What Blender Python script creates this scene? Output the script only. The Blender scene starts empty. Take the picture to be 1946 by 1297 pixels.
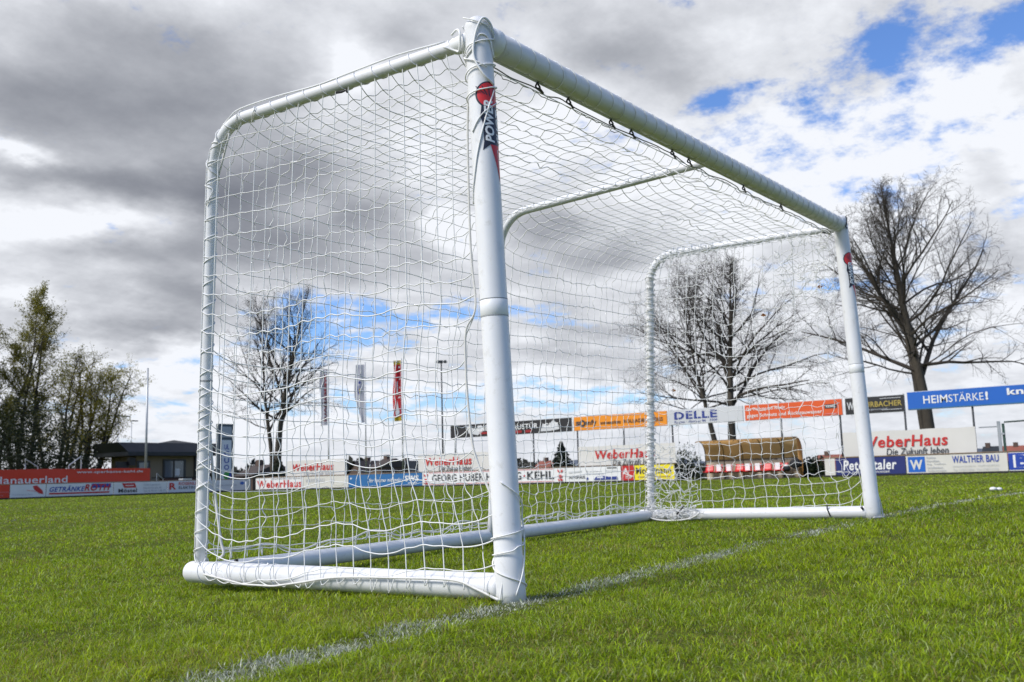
import bpy, bmesh, math, random
import numpy as np
from mathutils import Vector, Matrix
rng = np.random.default_rng(7); random.seed(7)
SC = bpy.context.scene
COL = SC.collection
R_ = math.radians

# ------------------------------------------------------------ camera
CAM = np.array([-2.74592, -2.01490, 0.41010])
ROT = np.array([[0.585910, -0.094064, -0.804898], [-0.809875, -0.102893, -0.577509], [-0.028496, 0.990235, -0.136466]])
FPX = 1883.0
cd = bpy.data.cameras.new("camera"); co = bpy.data.objects.new("camera", cd); COL.objects.link(co)
m4 = Matrix([list(ROT[i]) + [CAM[i]] for i in range(3)] + [[0, 0, 0, 1]])
co.matrix_world = m4
cd.sensor_width = 36; cd.lens = FPX / 1946 * 36
cd.clip_start = 0.05; cd.clip_end = 3000
cd.dof.use_dof = True; cd.dof.focus_distance = 3.7; cd.dof.aperture_fstop = 6.7
SC.camera = co

# ------------------------------------------------------------ light
SUN_AZ, SUN_EL = R_(-64), R_(44)       # azimuth from +Y towards +X
w = bpy.data.worlds.new("World"); SC.world = w; w.use_nodes = True
NT = w.node_tree; NT.nodes.clear()
SC.view_settings.view_transform = 'Standard'; SC.view_settings.look = 'None'
SC.view_settings.gamma = 1; SC.view_settings.use_curve_mapping = False
EXPO = 0.55
SC.view_settings.exposure = EXPO
sl = bpy.data.lights.new("sun", 'SUN'); sl.energy = 2.8; sl.angle = R_(18); sl.color = (1, .96, .90)
so = bpy.data.objects.new("sun", sl); COL.objects.link(so)
sd = Vector((math.sin(SUN_AZ) * math.cos(SUN_EL), math.cos(SUN_AZ) * math.cos(SUN_EL), math.sin(SUN_EL)))
so.rotation_euler = sd.to_track_quat('Z', 'Y').to_euler()
so.location = (-20, 10, 30)

DARK=[(0.512,0.359,0.110,0.041,0.55),(0.637,0.367,0.077,0.043,0.50),(0.571,0.422,0.127,0.023,0.35),(0.486,0.317,0.041,0.009,-0.60),(0.589,0.296,0.084,0.022,0.65),(0.514,0.299,0.056,0.010,0.25),(0.658,0.275,0.041,0.030,0.60),(0.511,0.249,0.069,0.019,-0.35),(0.600,0.223,0.064,0.017,0.40),(0.615,0.183,0.049,0.020,0.45),(0.483,0.173,0.022,0.019,-0.25),(0.569,0.157,0.062,0.012,0.35),(0.602,0.123,0.073,0.015,-0.30),(0.800,0.415,0.038,0.019,-0.30),(0.714,0.392,0.037,0.019,0.25),(0.730,0.314,0.069,0.030,0.60),(0.794,0.269,0.059,0.026,0.50),(0.699,0.237,0.062,0.025,0.60),(0.762,0.207,0.053,0.018,0.30),(0.836,0.228,0.043,0.031,0.20),(0.853,0.306,0.027,0.031,-0.15),(0.890,0.248,0.033,0.036,-0.40),(0.839,0.440,0.044,0.019,0.30),(1.062,0.425,0.071,0.024,0.45),(1.131,0.385,0.048,0.029,0.30),(0.973,0.439,0.034,0.024,-0.15),(1.019,0.333,0.065,0.040,-0.20),(0.972,0.247,0.043,0.021,0.45),(1.019,0.213,0.048,0.018,0.40),(1.063,0.227,0.032,0.021,0.30),(1.209,0.288,0.099,0.035,-0.30),(1.335,0.312,0.069,0.038,-0.20),(1.413,0.261,0.034,0.028,0.15),(1.416,0.195,0.034,0.024,0.30),(1.259,0.212,0.039,0.015,0.20),(1.404,0.153,0.026,0.014,-0.20),(1.363,0.364,0.046,0.018,-0.15),(1.016,0.113,0.105,0.010,0.30),(1.223,0.123,0.073,0.009,0.20),(0.803,0.102,0.106,0.008,0.15),(1.043,0.138,0.053,0.010,0.25)]
BLUE=[(1.318,0.400,0.036,0.021,1.10),(1.417,0.393,0.035,0.022,1.20),(1.453,0.398,0.017,0.013,0.80),(1.156,0.361,0.032,0.014,1.00),(1.199,0.373,0.021,0.006,0.60),(1.239,0.356,0.025,0.010,0.90),(1.370,0.309,0.011,0.014,0.45),(0.720,0.147,0.057,0.022,1.10),(0.798,0.165,0.058,0.016,0.90),(0.883,0.156,0.054,0.011,0.80),(0.969,0.159,0.043,0.009,0.60),(1.011,0.147,0.027,0.007,0.50),(0.967,0.085,0.064,0.012,0.65),(0.507,0.087,0.054,0.008,0.70),(0.612,0.078,0.029,0.007,0.60),(0.771,0.066,0.062,0.011,0.60),(1.062,0.079,0.031,0.009,0.60),(1.295,0.171,0.051,0.007,0.60),(1.387,0.111,0.026,0.006,0.40),(1.216,0.157,0.025,0.006,0.35)]

# clear blue behind the photographer's back
DARK += [(1.32, .27, .22, .10, -.22), (1.05, .09, .5, .05, -.16), (.62, .08, .25, .05, -.12)]
BLUE += [(.86, .075, .10, .014, .5), (1.10, .055, .09, .010, .45), (1.20, .33, .10, .035, .10), (2.3, .35, .55, .6, .9), (3.0, .5, .5, .8, .9), (-2.7, .5, .6, .8, .95), (-1.7, .45, .5, .6, .8), (-.55, .5, .35, .4, .6)]
def build_sky():
    N, L = NT.nodes, NT.links
    def val(v, sock):
        if isinstance(v, bpy.types.NodeSocket): L.new(v, sock)
        elif v is not None: sock.default_value = v
    def M(op, a, b=None, c=None, clamp=False):
        n = N.new('ShaderNodeMath'); n.operation = op; n.use_clamp = clamp
        for i, v in enumerate((a, b, c)):
            val(v, n.inputs[i])
        return n.outputs[0]
    def V(op, a, b=None):
        n = N.new('ShaderNodeVectorMath'); n.operation = op
        val(a, n.inputs[0]); val(b, n.inputs[1])
        return n.outputs['Value'] if op in ('DOT_PRODUCT', 'LENGTH') else n.outputs[0]
    def noise(vec, scale, detail, rough=.55, col=False, w_=0):
        n = N.new('ShaderNodeTexNoise'); n.noise_dimensions = '3D'
        L.new(vec, n.inputs['Vector'])
        n.inputs['Scale'].default_value = scale; n.inputs['Detail'].default_value = detail; n.inputs['Roughness'].default_value = rough
        return n.outputs['Color' if col else 'Fac']
    def mixc(f, a, b):
        n = N.new('ShaderNodeMix'); n.data_type = 'RGBA'
        val(f, n.inputs[0]); val(a, n.inputs[6]); val(b, n.inputs[7])
        return n.outputs[2]
    def smooth(x, lo, hi):
        n = N.new('ShaderNodeMapRange'); n.interpolation_type = 'SMOOTHSTEP'
        val(x, n.inputs[0]); n.inputs[1].default_value = lo; n.inputs[2].default_value = hi
        return n.outputs[0]
    tc = N.new('ShaderNodeTexCoord').outputs['Generated']
    d = V('NORMALIZE', tc)
    s = N.new('ShaderNodeSeparateXYZ'); L.new(d, s.inputs[0])
    x, y, z = s.outputs
    zc = M('MAXIMUM', z, 0.0)
    den = M('ADD', zc, 0.24)
    cp = N.new('ShaderNodeCombineXYZ'); L.new(M('DIVIDE', x, den), cp.inputs[0]); L.new(M('DIVIDE', y, den), cp.inputs[1])
    P = cp.outputs[0]
    az = M('ARCTAN2', x, y); el = M('ARCSINE', z)
    ca = N.new('ShaderNodeCombineXYZ'); L.new(az, ca.inputs[0]); L.new(el, ca.inputs[1])
    A = ca.outputs[0]
    wn = V('SUBTRACT', noise(P, 1.6, 7, .62, True), (.5, .5, .5))
    A = V('ADD', A, V('MULTIPLY', wn, (.24, .10, 0)))
    def field(lobes, base, wid=1.0):
        acc = base
        for a, e, sa, se, amp in lobes:
            if wid == 1.0 and amp > 0: amp *= 1.3
            v = V('MULTIPLY', V('SUBTRACT', A, (a, e, 0)), (1 / sa / wid, 1 / se / wid, 0))
            acc = M('MULTIPLY_ADD', M('POWER', .3679, V('DOT_PRODUCT', v, v)), amp, acc)
        return acc
    n1 = M('SUBTRACT', noise(P, 1.1, 7, .55), .5)
    n2 = M('SUBTRACT', noise(V('ADD', P, (3.7, 1.1, 5.2)), 5.5, 9, .62), .5)
    D = field(DARK, M('MULTIPLY_ADD', n1, .60, .17))
    B = field(BLUE, M('MULTIPLY_ADD', n1, -.35, 0.0), 1.18)
    n2b = M('SUBTRACT', noise(V('ADD', P, (3.7 - .10, 1.1 + .05, 5.2)), 5.5, 9, .62), .5)
    n3 = M('SUBTRACT', noise(V('ADD', P, (9.1, 4.3, 2.2)), 8.5, 10, .66), .5)
    D = M('MULTIPLY_ADD', n2, .38, D)
    D = M('MULTIPLY_ADD', M('SUBTRACT', n2, n2b), .42, D)
    D = M('MAXIMUM', M('MULTIPLY_ADD', n3, .20, D), 0.0)
    D = M('SUBTRACT', 1.0, M('POWER', .3679, M('MULTIPLY', D, 1.35)))
    B = M('MULTIPLY_ADD', n2, 2.2, M('MULTIPLY_ADD', D, -.55, M('SUBTRACT', B, .04)))
    B = M('MULTIPLY_ADD', n3, 3.4, B)
    B = M('MULTIPLY_ADD', smooth(el, .70, 1.05), 1.0, B)
    B = smooth(B, .18, 1.0)
    g = 1 / 0.1 / (2 ** EXPO)
    white = tuple(g * c for c in (.92, .945, 1.0)) + (1,)
    dark = tuple(g * c for c in (.085, .098, .138)) + (1,)
    ramp = M('POWER', D, .95)
    cl = mixc(ramp, white, dark)
    sky = N.new('ShaderNodeTexSky'); sky.sky_type = 'NISHITA'; sky.sun_disc = False
    sky.sun_elevation = SUN_EL; sky.sun_rotation = SUN_AZ
    sky.air_density = 1.0; sky.dust_density = .6; sky.ozone_density = 2.0
    blue = N.new('ShaderNodeMix'); blue.data_type = 'RGBA'; blue.blend_type = 'MULTIPLY'; blue.inputs[0].default_value = 1
    L.new(sky.outputs[0], blue.inputs[6]); blue.inputs[7].default_value = (.72, .93, 1.30, 1)
    col = mixc(B, cl, blue.outputs[2])
    # thin pale veil of far cloud towards the horizon
    veil = smooth(el, .10, -.01)
    col = mixc(M('MULTIPLY', veil, .45), col, tuple(g * c for c in (.80, .84, .92)) + (1,))
    bg = N.new('ShaderNodeBackground'); bg.inputs['Strength'].default_value = .1
    L.new(col, bg.inputs[0])
    o = N.new('ShaderNodeOutputWorld'); L.new(bg.outputs[0], o.inputs[0])
build_sky()

# ------------------------------------------------------------ helpers
def ray(px, py): return ROT @ np.array([(px - 973) / FPX, -(py - 648.5) / FPX, -1.0])
def on_x(px, py, c): d = ray(px, py); return CAM + d * (c - CAM[0]) / d[0]
def on_y(px, py, c): d = ray(px, py); return CAM + d * (c - CAM[1]) / d[1]
def on_z(px, py, c): d = ray(px, py); return CAM + d * (c - CAM[2]) / d[2]
def ground(x, y):
    r2 = (x * x + y * y) / 81.0
    far = np.maximum(0, np.sqrt(x * x + y * y) - 75) * .018
    return (0.0208 * x - 0.0207 * y) * np.exp(-r2) - far

MATS = {}
def mat(name, col, rough=.6, var=.08, scale=6.0, metal=0, coat=0, trans=0, bump=0, col2=None):
    if name in MATS: return MATS[name]
    m = bpy.data.materials.new(name); m.use_nodes = True
    nt = m.node_tree; b = nt.nodes['Principled BSDF']
    tc = nt.nodes.new('ShaderNodeTexCoord')
    n = nt.nodes.new('ShaderNodeTexNoise'); n.inputs['Scale'].default_value = scale; n.inputs['Detail'].default_value = 5
    nt.links.new(tc.outputs['Object'], n.inputs['Vector'])
    mx = nt.nodes.new('ShaderNodeMix'); mx.data_type = 'RGBA'
    c2 = col2 or tuple(c * (1 - var * 2) for c in col)
    c1 = col if col2 else tuple(min(1, c * (1 + var * .6)) for c in col)
    mx.inputs[6].default_value = (*c1, 1); mx.inputs[7].default_value = (*c2, 1)
    nt.links.new(n.outputs['Fac'], mx.inputs[0]); nt.links.new(mx.outputs[2], b.inputs['Base Color'])
    b.inputs['Roughness'].default_value = rough; b.inputs['Metallic'].default_value = metal
    b.inputs['Coat Weight'].default_value = coat; b.inputs['Coat Roughness'].default_value = .15
    if bump:
        bp = nt.nodes.new('ShaderNodeBump'); bp.inputs['Strength'].default_value = bump; bp.inputs['Distance'].default_value = .02
        nt.links.new(n.outputs['Fac'], bp.inputs['Height']); nt.links.new(bp.outputs[0], b.inputs['Normal'])
    if trans:
        t = nt.nodes.new('ShaderNodeBsdfTranslucent'); nt.links.new(mx.outputs[2], t.inputs[0])
        ms = nt.nodes.new('ShaderNodeMixShader'); ms.inputs[0].default_value = trans
        nt.links.new(b.outputs[0], ms.inputs[1]); nt.links.new(t.outputs[0], ms.inputs[2])
        nt.links.new(ms.outputs[0], nt.nodes['Material Output'].inputs[0])
    if name == 'white painted aluminium':      # faint grime and scuffs
        g = nt.nodes.new('ShaderNodeTexNoise'); g.inputs['Scale'].default_value = 26; g.inputs['Detail'].default_value = 8; g.inputs['Roughness'].default_value = .7
        nt.links.new(tc.outputs['Object'], g.inputs['Vector'])
        rp = nt.nodes.new('ShaderNodeMapRange'); rp.inputs[1].default_value = .56; rp.inputs[2].default_value = .80; rp.inputs[4].default_value = .55; nt.links.new(g.outputs['Fac'], rp.inputs[0])
        m2 = nt.nodes.new('ShaderNodeMix'); m2.data_type = 'RGBA'; nt.links.new(rp.outputs[0], m2.inputs[0]); nt.links.new(mx.outputs[2], m2.inputs[6]); m2.inputs[7].default_value = (.36, .35, .30, 1)
        nt.links.new(m2.outputs[2], b.inputs['Base Color']); nt.links.new(g.outputs['Fac'], b.inputs['Roughness'])
    MATS[name] = m; return m

class MB:
    """collects quads / tris, then links them as one mesh object"""
    def __init__(s): s.v = []; s.f = []; s.n = 0; s.mi = []
    def add(s, v, f, mi=0):
        v = np.asarray(v, float).reshape(-1, 3)
        s.v.append(v); s.f += [[i + s.n for i in q] for q in f]; s.mi += [mi] * len(f); s.n += len(v)
    def box(s, c, h, ax=None, mi=0):
        c = np.asarray(c, float); ax = np.eye(3) if ax is None else np.asarray(ax, float)
        k = np.array([(x, y, z) for x in (-1, 1) for y in (-1, 1) for z in (-1, 1)]) * np.asarray(h)
        s.add(c + k @ ax, [(0, 1, 3, 2), (4, 6, 7, 5), (0, 4, 5, 1), (2, 3, 7, 6), (0, 2, 6, 4), (1, 5, 7, 3)], mi)
    def tube(s, pts, r, k=6, cap=True, mi=0, dome=False):
        p = np.asarray(pts, float); n = len(p)
        rr = np.full(n, r) if np.isscalar(r) else np.asarray(r, float)
        t = np.gradient(p, axis=0); t /= np.maximum(np.linalg.norm(t, axis=1, keepdims=True), 1e-9)
        u = np.array([0, 0, 1.0]) if abs(t[0][2]) < .9 else np.array([1.0, 0, 0])
        a = np.empty((n, 3))
        u = u - t[0] * (u @ t[0]); u /= np.linalg.norm(u); a[0] = u
        for i in range(1, n):
            u = u - t[i] * (u @ t[i]); u /= max(np.linalg.norm(u), 1e-9); a[i] = u
        b = np.cross(t, a)
        th = np.arange(k) * 2 * np.pi / k
        ring = p[:, None] + rr[:, None, None] * (np.cos(th)[None, :, None] * a[:, None] + np.sin(th)[None, :, None] * b[:, None])
        f = [(i * k + j, i * k + (j + 1) % k, (i + 1) * k + (j + 1) % k, (i + 1) * k + j) for i in range(n - 1) for j in range(k)]
        if cap: f += [tuple(range(k))[::-1], tuple((n - 1) * k + j for j in range(k))]
        s.add(ring.reshape(-1, 3), f, mi)
    def blob(s, c, r, mi=0):
        c = np.asarray(c, float); r = np.broadcast_to(r, 3)
        k = np.array([(1, 0, 0), (-1, 0, 0), (0, 1, 0), (0, -1, 0), (0, 0, 1), (0, 0, -1)]) * r
        s.add(c + k, [(0, 2, 4), (2, 1, 4), (1, 3, 4), (3, 0, 4), (2, 0, 5), (1, 2, 5), (3, 1, 5), (0, 3, 5)], mi)
    def sphere(s, c, r, nu=12, nv=8, mi=0):
        c = np.asarray(c, float); r = np.broadcast_to(r, 3)
        v = [(0, 0, 1)] + [(math.sin(math.pi * i / nv) * math.cos(2 * math.pi * j / nu), math.sin(math.pi * i / nv) * math.sin(2 * math.pi * j / nu), math.cos(math.pi * i / nv)) for i in range(1, nv) for j in range(nu)] + [(0, 0, -1)]
        f = [(0, 1 + j, 1 + (j + 1) % nu) for j in range(nu)]
        for i in range(nv - 2):
            f += [(1 + i * nu + j, 1 + (i + 1) * nu + j, 1 + (i + 1) * nu + (j + 1) % nu, 1 + i * nu + (j + 1) % nu) for j in range(nu)]
        e = len(v) - 1; o = 1 + (nv - 2) * nu
        f += [(o + j, e, o + (j + 1) % nu) for j in range(nu)]
        s.add(c + np.array(v) * r, f, mi)
    def build(s, name, m, parent=None, smooth=False):
        me = bpy.data.meshes.new(name)
        V = np.concatenate(s.v); me.from_pydata(V.tolist(), [], s.f)
        for q in (m if isinstance(m, (list, tuple)) else [m]): me.materials.append(q)
        if any(s.mi): me.polygons.foreach_set('material_index', s.mi)
        if smooth: me.polygons.foreach_set('use_smooth', [True] * len(s.f))
        me.update()
        o = bpy.data.objects.new(name, me); COL.objects.link(o)
        if parent is not None:
            o.parent = parent; o.matrix_parent_inverse = Matrix.Translation(-Vector(parent.location))
        return o
def quadmesh(name, V, F, m, parent=None, attr=None, smooth=False):
    """fast path: V (n,3), F (k,c) all faces of the same size"""
    me = bpy.data.meshes.new(name); V = np.asarray(V, np.float32); F = np.asarray(F, np.int32)
    k, c = F.shape
    me.vertices.add(len(V)); me.vertices.foreach_set('co', V.ravel())
    me.loops.add(k * c); me.loops.foreach_set('vertex_index', F.ravel())
    me.polygons.add(k); me.polygons.foreach_set('loop_start', np.arange(k, dtype=np.int32) * c)
    if smooth: me.polygons.foreach_set('use_smooth', np.ones(k, bool))
    me.update(calc_edges=True)
    if attr is not None:
        a = me.color_attributes.new('tint', 'FLOAT_COLOR', 'POINT'); a.data.foreach_set('color', np.asarray(attr, np.float32).ravel())
    me.materials.append(m)
    o = bpy.data.objects.new(name, me); COL.objects.link(o)
    if parent is not None:
        o.parent = parent; o.matrix_parent_inverse = Matrix.Translation(-Vector(parent.location))
    return o
def tag(o, label, cat, group=None, kind=None):
    if label: o['label'] = label
    if cat: o['category'] = cat
    if group: o['group'] = group
    if kind: o['kind'] = kind
    return o
def thing(name, loc, label, cat, group=None):
    o = bpy.data.objects.new(name, None); o.location = [float(q) for q in loc]; o.empty_display_size = .2; COL.objects.link(o)
    return tag(o, label, cat, group)
def crom(p, n):
    """Catmull-Rom through points, n segments per span"""
    p = np.asarray(p, float); q = np.vstack([2 * p[0] - p[1], p, 2 * p[-1] - p[-2]])
    t = np.linspace(0, 1, n, endpoint=False)[:, None]; out = []
    for i in range(len(p) - 1):
        a, b, c, d = q[i:i + 4]
        out.append(.5 * (2 * b + (c - a) * t + (2 * a - 5 * b + 4 * c - d) * t * t + (3 * b - 3 * c + d - a) * t ** 3))
    return np.vstack(out + [p[-1:]])
def resample(p, f):
    p = np.asarray(p, float); s = np.r_[0, np.cumsum(np.linalg.norm(np.diff(p, axis=0), axis=1))]; s /= s[-1]
    return np.stack([np.interp(f, s, p[:, i]) for i in range(3)], 1)
def elbow(a, b, c, r, n=10):
    """corner path a -> b -> c with an arc of radius r at b"""
    a, b, c = map(lambda q: np.asarray(q, float), (a, b, c))
    u = (a - b) / np.linalg.norm(a - b); v = (c - b) / np.linalg.norm(c - b)
    half = math.acos(np.clip(u @ v, -1, 1)) / 2; L = r / math.tan(half)
    cen = b + (u + v) / np.linalg.norm(u + v) * r / math.sin(half)
    p, q = b + u * L - cen, b + v * L - cen
    om = math.acos(np.clip(p @ q / r / r, -1, 1))
    arc = [cen + (math.sin((1 - t) * om) * p + math.sin(t * om) * q) / math.sin(om) for t in np.linspace(0, 1, n)]
    return np.vstack([np.linspace(a, b + u * L, 12)[:-1], arc, np.linspace(b + v * L, c, 12)[1:]])

# text -> (verts 2D, faces) in a unit box
TXT = {}
def text2d(s, bold=0, shear=0, sp=1.0):
    key = (s, bold, shear, sp)
    if key in TXT: return TXT[key]
    cu = bpy.data.curves.new('t', 'FONT'); cu.body = s; cu.resolution_u = 3; cu.offset = bold; cu.shear = shear; cu.space_character = sp
    o = bpy.data.objects.new('t', cu); COL.objects.link(o)
    dg = bpy.context.evaluated_depsgraph_get(); dg.update()
    me = bpy.data.meshes.new_from_object(o.evaluated_get(dg))
    v = np.array([q.co[:2] for q in me.vertices]); f = [tuple(p.vertices) for p in me.polygons]
    bpy.data.objects.remove(o); bpy.data.curves.remove(cu); bpy.data.meshes.remove(me)
    lo, hi = v.min(0), v.max(0); v = (v - lo) / (hi - lo)
    TXT[key] = (v, f); return v, f

# ------------------------------------------------------------ ground and grass
def grid_ground():
    xs = np.r_[np.linspace(-14, 16, 61), np.linspace(18, 80, 32), [95, 115, 150, 220, 400, 900]]
    xs = np.r_[[-300, -100, -40, -20], xs]
    ys = np.r_[[-300, -100, -40, -20], np.linspace(-14, 16, 61), np.linspace(18, 80, 32), [95, 115, 150, 220, 400, 900]]
    X, Y = np.meshgrid(xs, ys, indexing='ij')
    Z = np.maximum(ground(X, Y), -6)
    n, m = X.shape; I = np.arange(n * m).reshape(n, m)
    F = np.stack([I[:-1, :-1], I[1:, :-1], I[1:, 1:], I[:-1, 1:]], -1).reshape(-1, 4)
    mt = bpy.data.materials.new('turf'); mt.use_nodes = True; nt = mt.node_tree; b = nt.nodes['Principled BSDF']
    tc = nt.nodes.new('ShaderNodeTexCoord')
    def nz(s, d):
        n_ = nt.nodes.new('ShaderNodeTexNoise'); n_.inputs['Scale'].default_value = s; n_.inputs['Detail'].default_value = d
        nt.links.new(tc.outputs['Object'], n_.inputs['Vector']); return n_.outputs['Fac']
    def mx(f, a, b_):
        q = nt.nodes.new('ShaderNodeMix'); q.data_type = 'RGBA'; nt.links.new(f, q.inputs[0])
        for k, v in ((6, a), (7, b_)):
            if isinstance(v, tuple): q.inputs[k].default_value = (*v, 1)
            else: nt.links.new(v, q.inputs[k])
        return q.outputs[2]
    def ramp(f, lo, hi):
        q = nt.nodes.new('ShaderNodeMapRange'); nt.links.new(f, q.inputs[0]); q.inputs[1].default_value = lo; q.inputs[2].default_value = hi; return q.outputs[0]
    c1 = mx(ramp(nz(.35, 4), .35, .65), (.085, .115, .009), (.105, .130, .011))
    c2 = mx(ramp(nz(9, 6), .35, .7), c1, (.060, .082, .008))
    c3 = mx(ramp(nz(40, 4), .5, .75), c2, (.085, .085, .022))
    nt.links.new(c3, b.inputs['Base Color']); b.inputs['Roughness'].default_value = .9; b.inputs['Specular IOR Level'].default_value = .1
    bp = nt.nodes.new('ShaderNodeBump'); bp.inputs['Strength'].default_value = .8; bp.inputs['Distance'].default_value = .05
    nt.links.new(nz(45, 5), bp.inputs['Height']); nt.links.new(bp.outputs[0], b.inputs['Normal'])
    o = quadmesh('ground', np.stack([X, Y, Z], -1).reshape(-1, 3), F, mt, smooth=True)
    tag(o, 'mown green football pitch turf reaching to the boards', 'pitch', kind='structure')
grid_ground()

def vnoise(x, y, s, seed):
    g = np.random.default_rng(seed).random((256, 256)); x = x / s + 400.3; y = y / s + 400.7
    i, j = np.floor(x).astype(int), np.floor(y).astype(int); u, v = x - i, y - j
    u = u * u * (3 - 2 * u); v = v * v * (3 - 2 * v); i %= 255; j %= 255
    return g[i, j] * (1 - u) * (1 - v) + g[i + 1, j] * u * (1 - v) + g[i, j + 1] * (1 - u) * v + g[i + 1, j + 1] * u * v

def grass_material(name, trans=.35):
    m = bpy.data.materials.new(name); m.use_nodes = True; nt = m.node_tree; b = nt.nodes['Principled BSDF']
    a = nt.nodes.new('ShaderNodeVertexColor'); a.layer_name = 'tint'
    nt.links.new(a.outputs[0], b.inputs['Base Color']); b.inputs['Roughness'].default_value = .5; b.inputs['Specular IOR Level'].default_value = .18
    t = nt.nodes.new('ShaderNodeBsdfTranslucent'); nt.links.new(a.outputs[0], t.inputs[0])
    ms = nt.nodes.new('ShaderNodeMixShader'); ms.inputs[0].default_value = trans
    nt.links.new(b.outputs[0], ms.inputs[1]); nt.links.new(t.outputs[0], ms.inputs[2]); nt.links.new(ms.outputs[0], nt.nodes['Material Output'].inputs[0])
    return m
LINE = (np.array([-2.2, -.125]), np.array([14.0, .07]))       # goal line centre
LINE2 = (on_z(-60, 996, 0)[:2], on_z(190, 974, 0)[:2])
def line_dist(x, y, L):
    a, b = L; d = (b - a) / np.linalg.norm(b - a)
    return (x - a[0]) * -d[1] + (y - a[1]) * d[0]
def grass():
    # (r0, r1, tufts per m2, blades per tuft)
    zones = [(1.3, 2.2, 2500, 14), (2.2, 3.2, 2500, 14), (3.2, 5, 2000, 11), (5, 8, 1100, 8), (8, 13, 460, 5), (13, 22, 150, 4), (22, 36, 60, 3), (36, 64, 26, 3)]
    T = []
    a0, a1 = R_(12), R_(98)
    for r0, r1, den, nb in zones:
        n = int(.5 * (a1 - a0) * (r1 ** 2 - r0 ** 2) * den)
        r = np.sqrt(rng.random(n) * (r1 ** 2 - r0 ** 2) + r0 ** 2); a = a0 + rng.random(n) * (a1 - a0)
        T.append(np.stack([CAM[0] + r * np.sin(a), CAM[1] + r * np.cos(a), np.full(n, nb)], 1))
    T = np.concatenate(T); T = T[(T[:, 0] < 43.6) & (T[:, 1] < 52.8)]
    tcl = vnoise(T[:, 0], T[:, 1], .11, 2) * .6 + vnoise(T[:, 0], T[:, 1], .31, 22) * .4
    T = T[rng.random(len(T)) < np.clip((tcl - .15) * 3.0, .5, 1)]
    tcl = vnoise(T[:, 0], T[:, 1], .11, 2) * .6 + vnoise(T[:, 0], T[:, 1], .31, 22) * .4
    m = len(T); th_ = np.exp(rng.normal(0, .28, m)) * (.55 + .9 * tcl); tc = rng.normal(0, 1, m); tl = rng.random(m) * 2 * np.pi
    cnt = np.maximum(1, rng.poisson(T[:, 2])); id_ = np.repeat(np.arange(m), cnt); n = len(id_)
    rt = np.hypot(T[id_, 0] - CAM[0], T[id_, 1] - CAM[1]); sg = np.clip(.010 + .0016 * rt, .012, .05)
    ox, oy = rng.normal(0, 1, n) * sg, rng.normal(0, 1, n) * sg
    x, y = T[id_, 0] + ox, T[id_, 1] + oy
    r = np.hypot(x - CAM[0], y - CAM[1])
    big = vnoise(x, y, .7, 3); huge = vnoise(x, y, 3.1, 4)
    h = .0225 * th_[id_] * (.45 + .8 * rng.random(n)) * (.8 + .4 * big)
    h = np.clip(h, .006, .060) * np.where(np.abs(line_dist(x, y, LINE)) < .09, .75, 1)
    wd = np.maximum(.0016, r * .00053) * (.7 + .6 * rng.random(n))
    ang = rng.random(n) * 2 * np.pi
    lean = (.35 + 1.35 * rng.random(n)) * h
    la = np.arctan2(oy, ox) + rng.normal(0, .7, n); flop = rng.random(n) < .25; la[flop] = tl[id_][flop]
    lx, ly = np.cos(la) * lean, np.sin(la) * lean
    z = ground(x, y) - .004
    px, py = np.cos(ang) * wd / 2, np.sin(ang) * wd / 2
    V = np.empty((n, 5, 3))
    for q, (s, t, up, wf) in enumerate([(-1, 0, 0, .8), (1, 0, 0, .8), (-1, .35, .62, 1), (1, .35, .62, 1)]):
        V[:, q] = np.stack([x + s * px * wf + lx * t, y + s * py * wf + ly * t, z + h * up], -1)
    V[:, 4] = np.stack([x + lx, y + ly, z + h * np.clip(1.05 - .30 * (lean / h), .35, 1)], -1)
    C = np.empty((n, 4)); C[:, 3] = 1
    g1, g2 = np.array([.140, .240, .005]), np.array([.33, .42, .010])
    mixv = np.clip(.15 + .18 * tc[id_] + .5 * rng.random(n) + .45 * (big - .5) + .5 * (huge - .5), 0, 1)[:, None]
    c = g1 * (1 - mixv) + g2 * mixv
    c *= ((.60 + .95 * rng.random(n)) * np.exp(.14 * rng.normal(0, 1, m))[id_])[:, None]
    pale = rng.random(n) < .16; c[pale] = np.array([.36, .42, .16]) * (.7 + .6 * rng.random((pale.sum(), 1)))
    dry = rng.random(n) < .075 + .14 * (vnoise(x, y, .35, 8) > .72)
    c[dry] = np.array([.30, .24, .075]) * (.6 + .7 * rng.random((dry.sum(), 1)))
    yl = rng.random(n) < .10; c[yl & ~dry] = np.array([.31, .37, .016])
    C[:, :3] = c
    dl = np.abs(line_dist(x, y, LINE)) + (vnoise(x, y, .09, 11) - .5) * .05
    pn = vnoise(x, y, .22, 12) * .5 + vnoise(x, y, .8, 13) * .5
    painted = (dl < .10) & (rng.random(n) < np.clip(.26 + 1.7 * (pn - .30), .06, .9) * np.clip(1.9 - dl / .055, 0, 1))
    dl2 = np.abs(line_dist(x, y, LINE2)) + (vnoise(x, y, .2, 14) - .5) * .08
    faint = (dl2 < .06) & (rng.random(n) < .35)
    F = np.array([(0, 1, 3, 2), (2, 3, 4, 4)])
    def out(k, name, m, tint):
        v = V[k]; c_ = tint[k]; q = len(v)
        I = (np.arange(q) * 5)[:, None]
        quads = I + np.array([[0, 1, 3]]); q2 = I + np.array([[0, 3, 2]]); q3 = I + np.array([[2, 3, 4]])
        return quadmesh(name, v.reshape(-1, 3), np.concatenate([quads, q2, q3]), m, attr=np.repeat(c_, 5, axis=0))
    gm = grass_material('grass blades')
    o = out(~painted & ~faint, 'grass', gm, C); tag(o, 'short green grass blades covering the pitch', 'grass', kind='stuff')
    W = C.copy(); W[:, :3] = np.array([.64, .67, .55]) * (.32 + .68 * rng.random((n, 1)))
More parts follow.
